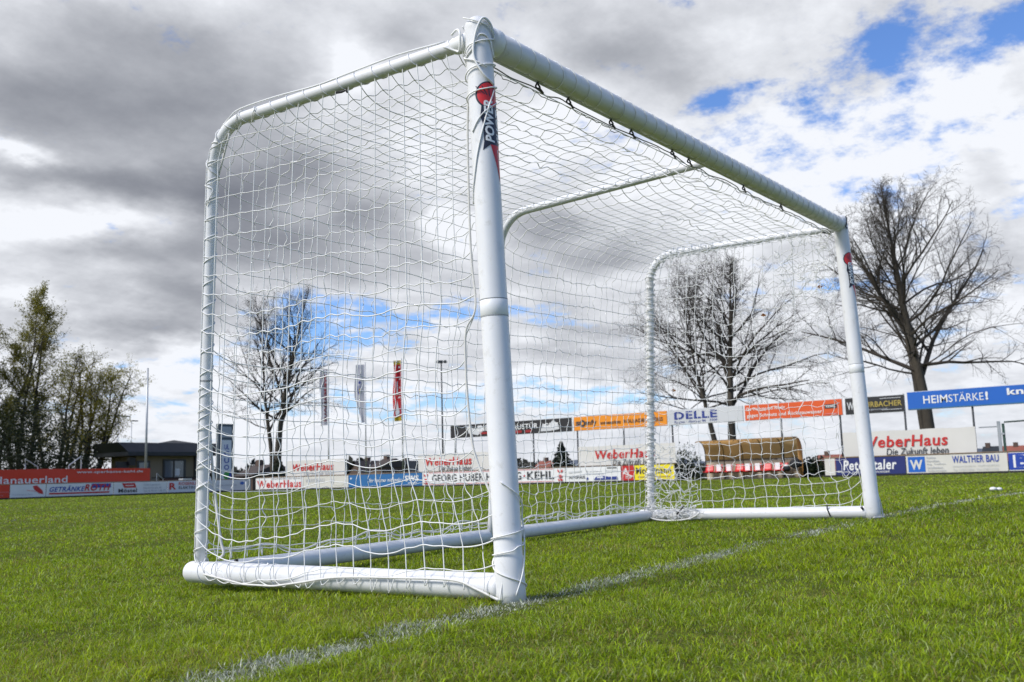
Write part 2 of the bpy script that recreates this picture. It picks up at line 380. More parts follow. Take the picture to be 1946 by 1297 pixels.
    wm = grass_material('chalk paint', .15)
    o = out(painted, 'goal_line', wm, W); tag(o, 'worn white painted goal line running past both posts', 'pitch line', kind='structure')
    W[:, :3] *= .7
    o = out(faint, 'penalty_line', wm, W); tag(o, 'faint white pitch line far behind the goal', 'pitch line', kind='structure')
    print('blades', n)
grass()
# ------------------------------------------------------------ the goal
WHITE = mat('white painted aluminium', (.71, .715, .725), .36, .05, 9, coat=.2)
WHITE2 = mat('white plastic fitting', (.76, .77, .78), .45, .03, 4)
SEAM = mat('grey seam', (.30, .31, .32), .6)
CORD = mat('white nylon cord', (.80, .80, .79), .75, .06, 30)
ROPE = mat('off white rope', (.70, .69, .66), .8, .12, 60)
BLACK = mat('black plastic', (.012, .012, .014), .4)
GREYC = mat('dirty grey cord', (.20, .20, .19), .8)
NB = np.array([0.004, -.008, -.015]); NTOP = np.array([-.0378, .0389, 1.996])
FB = np.array([4.126, -.021, .066]); FTOP = np.array([4.0793, .0373, 2.0885])
NR = np.array([-.001, 1.642, .042]); FR = np.array([4.1165, 1.6458, .098]); MR = np.array([2.05, 1.618, .056])
NRT = np.array([-.0547, 1.5177, 1.9946]); FRT = np.array([4.0681, 1.5228, 2.0927]); MRT = np.array([2.0353, 1.468, 1.9969])
MT = np.array([1.985, .055, 2.035])
PR = .0485
goal = thing('football_goal', NB, 'white portable football goal with tubular frame and white net standing on the grass', 'football goal')
def lerp(a, b, t): return a + (b - a) * t
def lathe_along(mb, a, b, prof, k=28, mi=0):
    """prof: (t metres from a, radius)"""
    d = (b - a) / np.linalg.norm(b - a)
    mb.tube([a + d * t for t, _ in prof], [r for _, r in prof], k, mi=mi)
def post(a, b):
    L = np.linalg.norm(b - a); mb = MB()
    dome = [(L + .028 + .042 * math.sin(q), PR * math.cos(q)) for q in np.linspace(0, 1.5, 9)]
    lathe_along(mb, a, b, [(0, PR + .003), (.05, PR + .003), (.16, PR + .002), (.166, PR), (L + .02, PR)] + dome)
    p = mb.build('post', WHITE, goal, True)
    s = MB(); j = L * .502
    lathe_along(s, a, b, [(j - .0275, PR + .0003), (j - .0268, PR + .0009), (j + .0268, PR + .0009), (j + .0275, PR + .0003)])
    s.build('joint_sleeve', WHITE2, p, True)
    s = MB()
    for q in (j - .0300, j + .0300): lathe_along(s, a, b, [(q - .0016, PR + .0007), (q, PR + .0009), (q + .0016, PR + .0007)])
    s.build('joint_seam', SEAM, p)
    return p
npost = post(NB, NTOP); fpost = post(FB, FTOP)
mb = MB(); d = (FTOP - NTOP) / np.linalg.norm(FTOP - NTOP)
mb.tube([NTOP + d * .03, NTOP + d * .3, lerp(NTOP, FTOP, .5), FTOP - d * .3, FTOP - d * .03], PR - .0005, 28)
xbar = mb.build('crossbar', WHITE, goal, True)
mb = MB()     # net rail along the rear underside of the bar
off = np.array([0, .036, -.036])
mb.tube([NTOP + d * .09 + off, FTOP - d * .09 + off], .009, 6)
mb.build('net_rail', WHITE2, xbar, True)
for P_, s_ in ((NTOP, 1), (FTOP, -1)):
    mb = MB(); mb.tube([P_ + d * s_ * .046, P_ + d * s_ * .10, P_ + d * s_ * .104], [PR + .004, PR + .0035, PR], 24)
    mb.build('corner_fitting', WHITE2, xbar, True)
# number mark near the far end
def pipe(path, r, name, k=16):
    mb = MB(); mb.tube(path, r, k); return mb.build(name, WHITE, goal, True)
nbar_a, nbar_b = NB + np.array([0, .03, .060]), NR + np.array([-.004, .045, .003])
NPATH = elbow(NR, NRT, NTOP + np.array([0, .03, -.012]), .21)      # rear foot -> top rear -> post top
FPATH = elbow(FR, FRT, FTOP + np.array([0, .03, -.012]), .21)
MPATH = elbow(MR, MRT, MT, .21)
for P_, r in ((NPATH, .0262), (MPATH, .0245), (FPATH, .0262)): 
    q = pipe(P_, r, 'net_support')
    if r > .026:
        s = MB(); t0 = P_[-1]; dd = (P_[-2] - P_[-1]) / np.linalg.norm(P_[-2] - P_[-1])
        s.tube([t0, t0 + dd * .02, t0 + dd * .075, t0 + dd * .085], [.040, .036, .031, .027], 16); s.build('pipe_collar', WHITE2, q, True)
    s = MB(); c = lerp(P_[0], P_[11], .47); dd = (P_[11] - P_[0]) / np.linalg.norm(P_[11] - P_[0])
    s.tube([c - dd * .004, c + dd * .004], r + .0012, 14); s.blob(c + np.array([-.5, -.85, 0]) * (r), .0045); s.build('pipe_joint', SEAM, q)
def bar(a, b, r, name, dome=True):
    L = np.linalg.norm(b - a); mb = MB(); pr = [(0, r), (.02, r), (L * .5, r), (L - .02, r)]
    if dome: pr += [(L + .034 * math.sin(q), r * math.cos(q) ** .7) for q in np.linspace(0, 1.5, 7)]
    else: pr += [(L, r)]
    lathe_along(mb, a, b, pr, 24); return mb.build(name, WHITE, goal, True)
sb1 = bar(nbar_a, nbar_b, .046, 'side_bar')
fbar_a, fbar_b = FB + np.array([0, .03, .045]), FR + np.array([0, .07, -.004])
sb2 = bar(fbar_a, fbar_b, .043, 'side_bar')
bb = bar(NR + np.array([.03, -.004, .0]), FR + np.array([-.03, -.005, -.004]), .0405, 'back_bar', False)
mb = MB()     # black bolt on the near rear corner
c = on_z(449, 1068, .082); mb.tube([c - np.array([0, 0, .012]), c + np.array([0, 0, .012])], [.011, .008], 8); mb.build('corner_bolt', BLACK, bb, True)

# ---- sticker wrapped round the front face of a post
NAVY = mat('sticker navy', (.012, .015, .03), .35); RED = mat('sticker red', (.62, .02, .02), .35); SWHITE = mat('sticker white', (.82, .82, .82), .35)
def wrap_sticker(a, b, parent, z0, z1):
    """s runs up the post 0..1, t across (metres of arc; 0 faces the pitch, + towards the camera side)"""
    dr = (b - a) / np.linalg.norm(b - a)
    e1 = np.array([0, -1.0, 0]); e1 -= dr * (dr @ e1); e1 /= np.linalg.norm(e1); e2 = np.cross(e1, dr)
    if e2[0] > 0: e2 = -e2
    def put(v, f, m, name, lift, par):
        bm = bmesh.new(); vs = [bm.verts.new((q[0], q[1], 0)) for q in v]
        for q in f:
            try: bm.faces.new([vs[i] for i in q])
            except ValueError: pass
        for t in np.arange(-.075, .076, .006):
            bmesh.ops.bisect_plane(bm, geom=bm.verts[:] + bm.edges[:] + bm.faces[:], plane_co=(t, 0, 0), plane_no=(1, 0, 0))
        R = PR + lift
        for q in bm.verts:
            th = q.co.x / PR; p = a + dr * q.co.y + R * (math.cos(th) * e1 + math.sin(th) * e2); q.co = p
        me = bpy.data.meshes.new(name); bm.to_mesh(me); bm.free(); me.materials.append(m)
        o = bpy.data.objects.new(name, me); COL.objects.link(o); o.parent = par
        if par.parent is None or True:
            o.matrix_parent_inverse = par.matrix_world.inverted() if False else Matrix.Identity(4)
        return o
    H = z1 - z0
    def poly(pts): return [(t, z0 + s * H) for t, s in pts], [tuple(range(len(pts)))]
    ball = [(.018 + .044 * math.cos(q), .875 + .125 * math.sin(q)) for q in np.linspace(0, 2 * math.pi, 28, endpoint=False)]
    def grow(pts, dt, ds):
        c = np.mean(pts, axis=0); return [(c[0] + (p[0] - c[0]) * dt, c[1] + (p[1] - c[1]) * ds) for p in pts]
    mbv, mbf = [], []
    def acc(V, F, v, f): 
        n = len(V); V += v; F += [tuple(i + n for i in q) for q in f]
    V, F = [], []
    acc(V, F, *poly(grow(ball, 1.16, 1.10)))
    put(V, F, NAVY, 'sticker_backing', .0006, parent)
    V, F = [], []
    acc(V, F, *poly([(.052, .315), (.046, .40), (.047, .58), (.055, .66), (.050, .74), (.045, .86), (-.05, .88), (-.052, .40), (-.012, .345), (.024, .37)]))
    put(V, F, NAVY, 'sticker_backing', .0009, parent)
    V, F = [], []
    acc(V, F, *poly(ball))
    acc(V, F, *poly([(.024, .37), (-.022, .37), (-.016, 0.0)]))
    put(V, F, RED, 'sticker_flame', .0012, parent)
    V, F = [], []
    for k, q in enumerate((-1.5, -.8, 0, .8, 1.5)):
        acc(V, F, *poly([(.018 + .012 * q - .003, .84 + .01 * k), (.018 + .012 * q + .001, .84 + .01 * k), (.022 + .03 * q, .965), (.018 + .03 * q, .965)]))
    put(V, F, NAVY, 'sticker_lines', .0015, parent)
    V, F = [], []
    for word, t0, t1, s0, s1 in (('POWER', .006, .041, .39, .82), ('SHOT', -.040, -.004, .39, .74)):
        v, f = text2d(word, .035, .25)
        # text runs up the post; glyph tops face the +t (left) side
        acc(V, F, [(t0 + q[1] * (t1 - t0), z0 + (s0 + q[0] * (s1 - s0)) * H) for q in v], f)
    acc(V, F, *poly([(-.004, .33), (-.0075, .33), (-.0145, .06)]))
    put(V, F, SWHITE, 'sticker_lettering', .0019, parent)
# parents of stickers are posts (mesh objects whose origin is the world origin)
wrap_sticker(NB, NTOP, npost, 1.452, 1.815)
wrap_sticker(FB, FTOP, fpost, 1.452, 1.815)

# ---- net
def relax(P, pin, sh, sv, it=300, g=.00003, jit=.012, seed=0, push=None, pinm=None):
    """P (nu,nv,3) knots; returns knots and mid points after hanging with inextensible cords"""
    r = np.random.default_rng(seed); nu, nv = P.shape[:2]
    K = P.copy(); MH = (P[:-1] + P[1:]) / 2; MV = (P[:, :-1] + P[:, 1:]) / 2
    lh = np.linalg.norm(P[1:] - P[:-1], axis=2) / 2 * sh * (1 + .02 * np.abs(r.standard_normal((nu - 1, nv))))
    lv = np.linalg.norm(P[:, 1:] - P[:, :-1], axis=2) / 2 * sv * (1 + .02 * np.abs(r.standard_normal((nu, nv - 1))))
    lh = lh * (1 + .009 * np.abs(r.standard_normal((1, nv)))); lv = lv * (1 + .012 * np.abs(r.standard_normal((nu, 1))))
    K = K + np.where(pin[..., None], 0, r.standard_normal(K.shape) * jit)
    MH = MH + r.standard_normal(MH.shape) * jit; MV = MV + r.standard_normal(MV.shape) * jit
    K0 = P
    wk = np.where(pin, 0.0, 1.0)[..., None]
    old = [K.copy(), MH.copy(), MV.copy()]
    def con(a, b, wa, L):
        dlt = b - a; dist = np.linalg.norm(dlt, axis=-1, keepdims=True)
        ex = np.maximum(0, dist - L[..., None]) / np.maximum(dist, 1e-9) * dlt / (wa + 1.0)
        return a + ex * wa, b - ex
    for k in range(it):
        damp = .90
        for q, A in enumerate((K, MH, MV)):
            v = (A - old[q]) * damp; old[q] = A.copy()
            A += v * (wk if q == 0 else 1); A[..., 2] -= g * (wk[..., 0] if q == 0 else 1)
        for _ in range(14):
            K[:-1], MH = con(K[:-1], MH, wk[:-1], lh)
            K[1:], MH = con(K[1:], MH, wk[1:], lh)
            K[:, :-1], MV = con(K[:, :-1], MV, wk[:, :-1], lv)
            K[:, 1:], MV = con(K[:, 1:], MV, wk[:, 1:], lv)
        if push is not None: K, MH, MV = push(K), push(MH), push(MV)
        K = np.where(pin[..., None], K0, K)
    for pp, Mm, A, B in ((pin[1:] & pin[:-1], MH, K[1:], K[:-1]), (pin[:, 1:] & pin[:, :-1], MV, K[:, 1:], K[:, :-1])):
        Mm[pp] = ((A + B) / 2)[pp]
    return K, MH, MV
def net_mesh(name, K, MH, MV, r, m, parent, sub=3, k=4, seed=0, skip_edges=False):
    nu, nv = K.shape[:2]; rg = np.random.default_rng(seed); V, F = [], []; base = 0
    def lines(A, B):
        # A (n, c, 3) knots along, B (n, c-1, 3) mids -> smooth polylines, all tubes vectorised
        n, c = A.shape[:2]; P = np.empty((n, 2 * c - 1, 3)); P[:, ::2] = A; P[:, 1::2] = B
        q = np.concatenate([2 * P[:, :1] - P[:, 1:2], P, 2 * P[:, -1:] - P[:, -2:-1]], 1)
        t = (np.arange(sub) / sub)[None, None, :, None]
        a, b, c_, d_ = [q[:, i:i + 2 * c - 2, None] for i in range(4)]
        S = .5 * (2 * b + (c_ - a) * t + (2 * a - 5 * b + 4 * c_ - d_) * t * t + (3 * b - 3 * c_ + d_ - a) * t ** 3)
        return np.concatenate([S.reshape(n, -1, 3), P[:, -1:]], 1)
    def tubes(S):
        nonlocal base
        n, c = S.shape[:2]; T = np.gradient(S, axis=1); T /= np.maximum(np.linalg.norm(T, axis=2, keepdims=True), 1e-9)
        ref = np.where(np.abs(T[:, :1, 2:3]) < .8, np.array([0, 0, 1.0]), np.array([.8, .6, 0])); ref = np.broadcast_to(ref, S.shape)
        a = ref - T * (ref * T).sum(2, keepdims=True); a /= np.maximum(np.linalg.norm(a, axis=2, keepdims=True), 1e-6); b = np.cross(T, a)
        th = np.arange(k) * 2 * np.pi / k
        rr = r * (1 + .12 * rg.standard_normal((n, 1, 1, 1)))
        R = S[:, :, None] + rr * (np.cos(th)[:, None] * a[:, :, None] + np.sin(th)[:, None] * b[:, :, None])
        V.append(R.reshape(-1, 3)); I = (np.arange(n * c * k) + base).reshape(n, c, k); J = np.roll(I, -1, 2)
        F.append(np.stack([I[:, :-1], J[:, :-1], J[:, 1:], I[:, 1:]], -1).reshape(-1, 4)); base += n * c * k
    tubes(lines(K, MV)); tubes(lines(K.transpose(1, 0, 2), MH.transpose(1, 0, 2)))
    kn = K.reshape(-1, 3); s = r * 1.9
    o6 = np.array([(1, 0, 0), (-1, 0, 0), (0, 1, 0), (0, -1, 0), (0, 0, 1), (0, 0, -1)]) * s
    V.append((kn[:, None] + o6).reshape(-1, 3))
    f8 = np.array([(0, 2, 4, 4), (2, 1, 4, 4), (1, 3, 4, 4), (3, 0, 4, 4), (2, 0, 5, 5), (1, 2, 5, 5), (3, 1, 5, 5), (0, 3, 5, 5)])
    me_tris = ((np.arange(len(kn)) * 6)[:, None, None] + f8 + base).reshape(-1, 4)
    quads = np.concatenate(F); tri = np.concatenate([quads[:, [0, 1, 2]], quads[:, [0, 2, 3]], me_tris[:, :3]])
    return quadmesh(name, np.concatenate(V), tri, m, parent, smooth=True)
def coons(l, r, b, t):
    """l,r: nv points (bottom->top) ; b,t: nu points (left->right) -> (nu,nv,3)"""
    nv, nu = len(l), len(b); u = np.linspace(0, 1, nu)[:, None, None]; v = np.linspace(0, 1, nv)[None, :, None]
    return (1 - u) * l[None] + u * r[None] + (1 - v) * b[:, None] + v * t[:, None] - ((1 - u) * (1 - v) * l[0] + u * (1 - v) * r[0] + (1 - u) * v * l[-1] + u * v * r[-1])
CR = .0020
# near side net: bottom = along the bar (rear -> front)
nu, nv = 20, 25
ipath = np.linspace(0, 1, nv)
upright = NPATH[:22]; toppipe = NPATH[16:]
rear = resample(np.vstack([NPATH[:17]]), ipath) + np.array([-.028, .008, .0])
front_px = [(955, 1108), (962, 1072), (940, 960), (903, 862), (891, 770), (886, 690), (887, 628), (905, 583), (896, 480), (891, 330), (890, 220), (895, 112)]
front_c = crom([on_x(a, b, -.035) for a, b in front_px], 8)
front = resample(front_c, ipath)
bot_px = [(388, 1092), (440, 1105), (490, 1116), (560, 1109), (640, 1098), (760, 1099), (860, 1103), (905, 1120), (950, 1143)]
bot_c = crom([on_x(a, b, -.056) for a, b in bot_px], 8); bot_c[:, 2] = np.maximum(bot_c[:, 2], .012)
bot = resample(bot_c, np.linspace(0, 1, nu) ** .96)
top = resample(NPATH[16:], np.linspace(0, .97, nu)) + np.array([-.01, 0, -.02])
rear[-1] = top[0]; front[-1] = top[-1]; rear[0] = bot[0]; front[0] = bot[-1]
Pn = coons(rear, front, bot, top)
pin = np.zeros((nu, nv), bool); pin[0] = True; pin[:, 0] = True; pin[:, -1] = True; pin[-1] = True
def off_bar(A):
    A = A.copy(); low = A[..., 2] < .105
    A[..., 0] = np.where(low, np.minimum(A[..., 0], -.0535), A[..., 0]); A[..., 2] = np.maximum(A[..., 2], .012); return A
K, MH, MV = relax(Pn, pin, .996, 1.010, seed=3, jit=.016, g=.00008, push=off_bar)
side_net = net_mesh('side_net', K, MH, MV, CR, CORD, goal, seed=1)
mb = MB(); mb.tube(front_c + np.array([-.004, 0, 0]), .0036, 6); mb.tube(bot_c, .0042, 6)
seam_px = [(399, 818), (401, 850), (404, 890), (409, 940), (414, 985), (420, 1030), (425, 1052), (416, 1062)]
mb.tube(crom([on_x(a, b, .02) for a, b in seam_px], 6), .0062, 6)
mb.tube(crom([np.array(NPATH[17] + (-.01, -.02, -.03))] + [on_x(a, b, .005) for a, b in ((397, 420), (394, 560), (393, 700), (397, 800), (399, 818))], 8), .0040, 6)
mb.build('border_rope', ROPE, side_net, True)

# roof + back net in one sheet, crossbar -> elbow -> ground
nu, nr_, nb_ = 49, 17, 24
def rowpath(path, n1, n2, foot):
    a = path[::-1]                       # post top -> elbow -> foot
    s = np.linspace(0, 1, n1 + n2); return resample(np.vstack([a]), s)
f_rows = nr_ + nb_
pn = rowpath(NPATH, nr_, nb_, 0); pm = rowpath(MPATH, nr_, nb_, 0); pf = rowpath(FPATH, nr_, nb_, 0)
def outward(P, r):
    Q = P.copy(); k = len(P)
    t = np.gradient(P, axis=0); t /= np.linalg.norm(t, axis=1, keepdims=True)
    n = np.stack([0 * t[:, 0], -t[:, 2], t[:, 1]], 1); n *= np.sign(n @ np.array([0, .7, .7]))[:, None]
    return Q + n * r
pn, pm, pf = outward(pn, .012), outward(pm, .028), outward(pf, .012)
PB = np.empty((nu, f_rows, 3)); im = 24
u1 = np.linspace(0, 1, im + 1)[:, None, None]; PB[:im + 1] = pn[None] * (1 - u1) + pm[None] * u1
u2 = np.linspace(0, 1, nu - im)[:, None, None]; PB[im:] = pm[None] * (1 - u2) + pf[None] * u2
xx = np.linspace(0, 1, nu)
PB[:, 0] = NTOP + np.outer(xx, FTOP - NTOP) + np.array([0, .045, -.075]) ; PB[0, 0, 0] += .06; PB[-1, 0, 0] -= .05
foot = NR + np.outer(xx, FR - NR); PB[:, -1] = foot + np.array([0, .01, 0]); PB[:, -1, 2] += .075 + .018 * np.sin(xx * 31) + .012 * np.sin(xx * 73 + 1)
pin = np.zeros((nu, f_rows), bool); pin[0] = pin[-1] = True; pin[:, 0] = True; pin[:, -1] = True; pin[im, 3:nr_ + 4] = True
sv = np.ones((nu, f_rows - 1)) * 1.004; sv[:, -6:] = np.linspace(1.02, 1.16, 6)
K, MH, MV = relax(PB, pin, np.full((nu - 1, f_rows), 1.003), sv, seed=5, jit=.007)
back_net = net_mesh('back_net', K, MH, MV, CR, CORD, goal, seed=2)
mb = MB(); edge = crom(K[:, -1], 3); mb.tube(edge, .0045, 6)
e2 = crom(K[:, 0] + rng.normal(0, .006, (nu, 3)) * np.array([0, 1, 1]), 3); mb.build('border_rope', ROPE, back_net, True)
mb = MB(); e2[:, 2] += .012; mb.tube(e2, .0028, 5); mb.tube(e2 + rng.normal(0, .004, e2.shape) + np.array([0, .01, -.008]), .0018, 4); mb.build('top_cord', GREYC, back_net, True)

# far side net
nu, nv = 20, 25
rear = resample(FPATH[:17], ipath) + np.array([.028, .008, 0]); top = resample(FPATH[16:], np.linspace(0, .97, nu)) + np.array([.008, 0, -.02])
front = resample(np.array([FB + (.03, .055, .10), lerp(FB, FTOP, .3) + (.03, .10, 0), lerp(FB, FTOP, .6) + (.03, .09, 0), FTOP + (.02, .06, -.06)]), ipath)
bot = resample(np.array([fbar_b, fbar_a]), np.linspace(.06, .97, nu)) + np.array([-.0, 0, .04])
rear[-1] = top[0]; front[-1] = top[-1]; rear[0] = bot[0]; front[0] = bot[-1]
Pf = coons(rear, front, bot, top)
pin = np.zeros((nu, nv), bool); pin[0] = True; pin[:, 0] = True; pin[:, -1] = True; pin[-1, :4] = True; pin[-1, -3:] = True
sh = np.full((nu - 1, nv), 1.02); sh[7:, 16:] = 1.22; sv = np.full((nu, nv - 1), 1.02); sv[8:, 15:] = 1.16
K, MH, MV = relax(Pf, pin, sh, sv, seed=9, jit=.014)
far_net = net_mesh('side_net', K, MH, MV, CR, CORD, goal, seed=4)
# loose gathered netting at the far rear corner and the far upper corner
def bunch(o, ex, ey, nu, nv, dep, seed, name):
    r = np.random.default_rng(seed); P = o + np.linspace(0, 1, nu)[:, None, None] * ex + np.linspace(0, 1, nv)[None, :, None] * ey
    P = P + r.normal(0, 1, P.shape) * dep
    MH = (P[1:] + P[:-1]) / 2 + r.normal(0, 1, P[1:].shape) * np.asarray(dep) * .6; MV = (P[:, 1:] + P[:, :-1]) / 2 + r.normal(0, 1, P[:, 1:].shape) * np.asarray(dep) * .6
    return net_mesh(name, P, MH, MV, CR, CORD, goal, seed=seed)
dirf = (fbar_a - fbar_b) / np.linalg.norm(fbar_a - fbar_b)
bunch(FR + np.array([-.03, 0, .0]), dirf * .38 + np.array([0, 0, .0]), np.array([0.0, -.06, .50]), 10, 12, (.02, .022, .022), 21, 'net_gather')
bunch(FR + np.array([-.06, .02, .06]), dirf * .45, np.array([-.02, 0, -.09]), 20, 6, (.02, .018, .012), 22, 'net_gather')
bunch(FTOP + np.array([-.03, .42, -.06]), np.array([0, -.36, -.02]), np.array([0, .04, -.42]), 9, 9, (.02, .03, .03), 23, 'net_gather')
mb = MB(); lp = [on_x(a, b, FR[0] - .10) for a, b in ((1226, 972), (1232, 982), (1248, 988), (1275, 990), (1300, 988), (1318, 983), (1330, 975))]
lp = [np.array([q[0], q[1], max(q[2], .035)]) for q in lp]; mb.tube(crom(lp, 5), .006, 6)
lp = [FB + np.array(q) for q in ((.03, .01, .16), (.085, -.02, .14), (.10, -.03, .07), (.08, -.04, .02), (.02, -.06, .012), (-.1, -.03, .015))]
mb.tube(crom(lp, 6), .005, 6); mb.build('border_rope', ROPE, far_net, True)

# cords lashed round the tubes
def helix(path, r, pitch, seed=0, ph=0, hand=1, wob=.0, n=14):
    rg = np.random.default_rng(seed); path = np.asarray(path, float)
    L = np.sum(np.linalg.norm(np.diff(path, axis=0), axis=1)); turns = L / pitch; m = max(12, int(turns * n)); f = np.linspace(0, 1, m)
    P = resample(path, f); t = np.gradient(P, axis=0); t /= np.linalg.norm(t, axis=1, keepdims=True)
    ref = np.array([1.0, 0, 0]) if abs(t[0][0]) < .8 else np.array([0, 0, 1.0])
    a = ref - t * (t @ ref)[:, None]; a /= np.linalg.norm(a, axis=1, keepdims=True); b = np.cross(t, a)
    th = hand * (f * turns * 2 * np.pi + ph + wob * np.interp(f, np.linspace(0, 1, 9), rg.normal(0, 1, 9)))
    return P + r * (np.cos(th)[:, None] * a + np.sin(th)[:, None] * b)
def seg(a, b, t0, t1, n=8): return np.linspace(lerp(a, b, t0), lerp(a, b, t1), n)
mb = MB()
mb.tube(helix(seg(NTOP, FTOP, .02, .985, 30), PR + .002, .098, 1, wob=.8), .0022, 4)
mb.build('lashing', CORD, xbar, True)
mb = MB()
mb.tube(helix(NPATH[2:40], .0285, .096, 2, wob=.7), .0023, 4); mb.tube(helix(NPATH[10:22], .031, .13, 3, 1.0, -1, wob=1), .0026, 4)
mb.tube(helix(NPATH[:6], .031, .085, 4, 2.0, wob=.6), .0024, 4)
rp_ = NPATH[14:32:2]; ev = np.sin(np.linspace(.0, math.pi, len(rp_)))[:, None] ** .5; mb.tube(crom(rp_ + np.array([-.014, 0, .024]) + (np.array([0, 0, .010]) + rng.normal(0, .005, rp_.shape)) * ev, 4), .0038, 5)
mb.build('lashing', CORD, side_net, True)
mb = MB()
for k, (ph, pt) in enumerate(((0, .05), (1.5, .06), (3, .045), (4, .08))):
    mb.tube(helix(FPATH[:24], .029 + .004 * k, pt, 30 + k, ph, 1 if k % 2 else -1, wob=1.2), .0024, 4)
mb.tube(helix(FPATH[22:], .03, .07, 35, wob=1), .0024, 4)
mb.build('lashing', CORD, far_net, True)
mb = MB()
for t0, t1, pt, ph, hd, sd_ in ((.945, 1.02, .12, .4, 1, 1), (.93, 1.03, .16, 2.0, -1, 2), (.87, .95, .085, 1.0, 1, 3), (.02, .10, .17, .3, -1, 5), (.085, .135, .055, 2.2, 1, 6)):
    mb.tube(helix(seg(NB, NTOP, t0, t1, 10), PR + .0065, pt, sd_, ph, hd, wob=.25, n=24), .0027, 5)
def on_post(pts, lift=.003):
    """cord lying on the near post: (angle in degrees from the pitch side towards the camera, height fraction)"""
    dr = (NTOP - NB) / np.linalg.norm(NTOP - NB); e1 = np.array([0, -1.0, 0]); e1 -= dr * (dr @ e1); e1 /= np.linalg.norm(e1); e2 = -np.cross(dr, e1) if np.cross(dr, e1)[0] > 0 else np.cross(dr, e1)
    q = crom([(p[0], p[1], 0) for p in pts], 7)
    return [lerp(NB, NTOP, f) + (PR + lift) * (math.cos(R_(a)) * e1 + math.sin(R_(a)) * e2) for a, f, _ in q]
mb.tube(on_post([(-25, .955), (10, .985), (50, .99), (85, .965), (125, .955)]), .0032, 5)
mb.tube(on_post([(-30, 1.0), (0, 1.015), (35, 1.02), (65, .99), (75, .95), (40, .915), (0, .90)], .006), .0044, 6)
mb.tube(on_post([(-5, .89), (25, .86), (55, .82), (85, .775), (112, .73), (150, .69)]), .0027, 5)
mb.tube(on_post([(-25, .87), (15, .858), (60, .842), (105, .815)]), .0024, 5)
mb.tube(crom([NTOP + np.array(q) for q in ((-.03, .10, .02), (-.035, .07, .03), (-.05, .045, .0), (-.035, .06, -.05), (-.02, .09, -.04), (-.04, .13, -.02))], 6), .0046, 6)
mb.tube(crom([lerp(NB, NTOP, t) + np.array(q) for t, q in ((.02, (-.035, -.048, 0)), (.06, (.0, -.058, 0)), (.11, (.045, -.038, 0)), (.145, (.05, -.03, 0)), (.165, (.035, -.044, 0)), (.185, (-.01, -.056, 0)), (.205, (-.05, -.02, 0)))], 6), .0028, 5)
mb.build('lashing', CORD, npost, True)
mb = MB()
mb.tube(helix(seg(nbar_b, nbar_a, .02, .34, 8), .0485, .095, 8, wob=.5), .0023, 4)
mb.tube(helix(seg(nbar_b, nbar_a, .10, .30, 8), .0485, .32, 9, 1.7, wob=.3), .0026, 4)
mb.build('lashing', CORD, sb1, True)

# black hooks and ties
mb = MB()
for t in (.012, .10, .155, .24, .285, .385, .43, .60, .74):
    c = lerp(NTOP, FTOP, t) + np.array([.01, .03, -.058 if t > .02 else -.07])
    ring = [c + np.array([.012 * math.cos(q), .004 * math.sin(2 * q), .012 * math.sin(q)]) for q in np.linspace(0, 6.28, 12)]
    mb = MB(); mb.tube(ring, .0040, 5); mb.tube([c + np.array([.01, 0, -.008]), c + np.array([.045, .006, -.016])], .0048, 6)
    mb.build('net_hook', BLACK, back_net, True)
c = NPATH[25] + np.array([-.01, -.005, -.032]); mb = MB(); mb.tube([c, c + (.0, -.03, -.004), c + (0, -.055, -.002), c + (0, -.062, -.014)], .0052, 6); mb.build('cable_tie', BLACK, goal, True)
c = lerp(FTOP, FPATH[-8], .6) + np.array([-.02, .0, .0]); mb = MB(); mb.tube([c + (0, .05, -.01), c + (0, .0, .004), c + (0, -.05, -.006)], .006, 5); mb.build('cable_tie', BLACK, goal, True)
c = FTOP - d * .03; mb = MB(); mb.tube([c + np.array([-.01, -.052, .045]), c + np.array([0.0, -.056, .03]), c + np.array([-.012, -.058, .0]), c + np.array([-.016, -.05, -.03]), c + np.array([.012, -.05, -.034])], .0045, 5); mb.build('cable_tie', BLACK, goal, True)
c = FTOP + np.array([-.02, .06, -.06]); mb = MB(); mb.tube([c, c + (-.04, .06, .02)], .006, 5); mb.build('cable_tie', BLACK, goal, True)
c = on_x(1572, 968, FB[0] - .045); mb = MB(); mb.tube([c + (0, 0, .03), c, c + (-.005, -.02, -.05)], .005, 5); mb.build('cable_tie', BLACK, goal, True)
c = on_x(1293, 970, FR[0] - .06); mb = MB(); mb.tube([c + (0, .03, -.03), c, c + (0, -.03, .03)], .006, 5); mb.build('cable_tie', BLACK, goal, True)
c = on_x(1640, 969, FB[0] - .045); mb = MB(); mb.tube([c, c + (0, .01, .02)], .008, 5); mb.build('cable_tie', BLACK, goal, True)
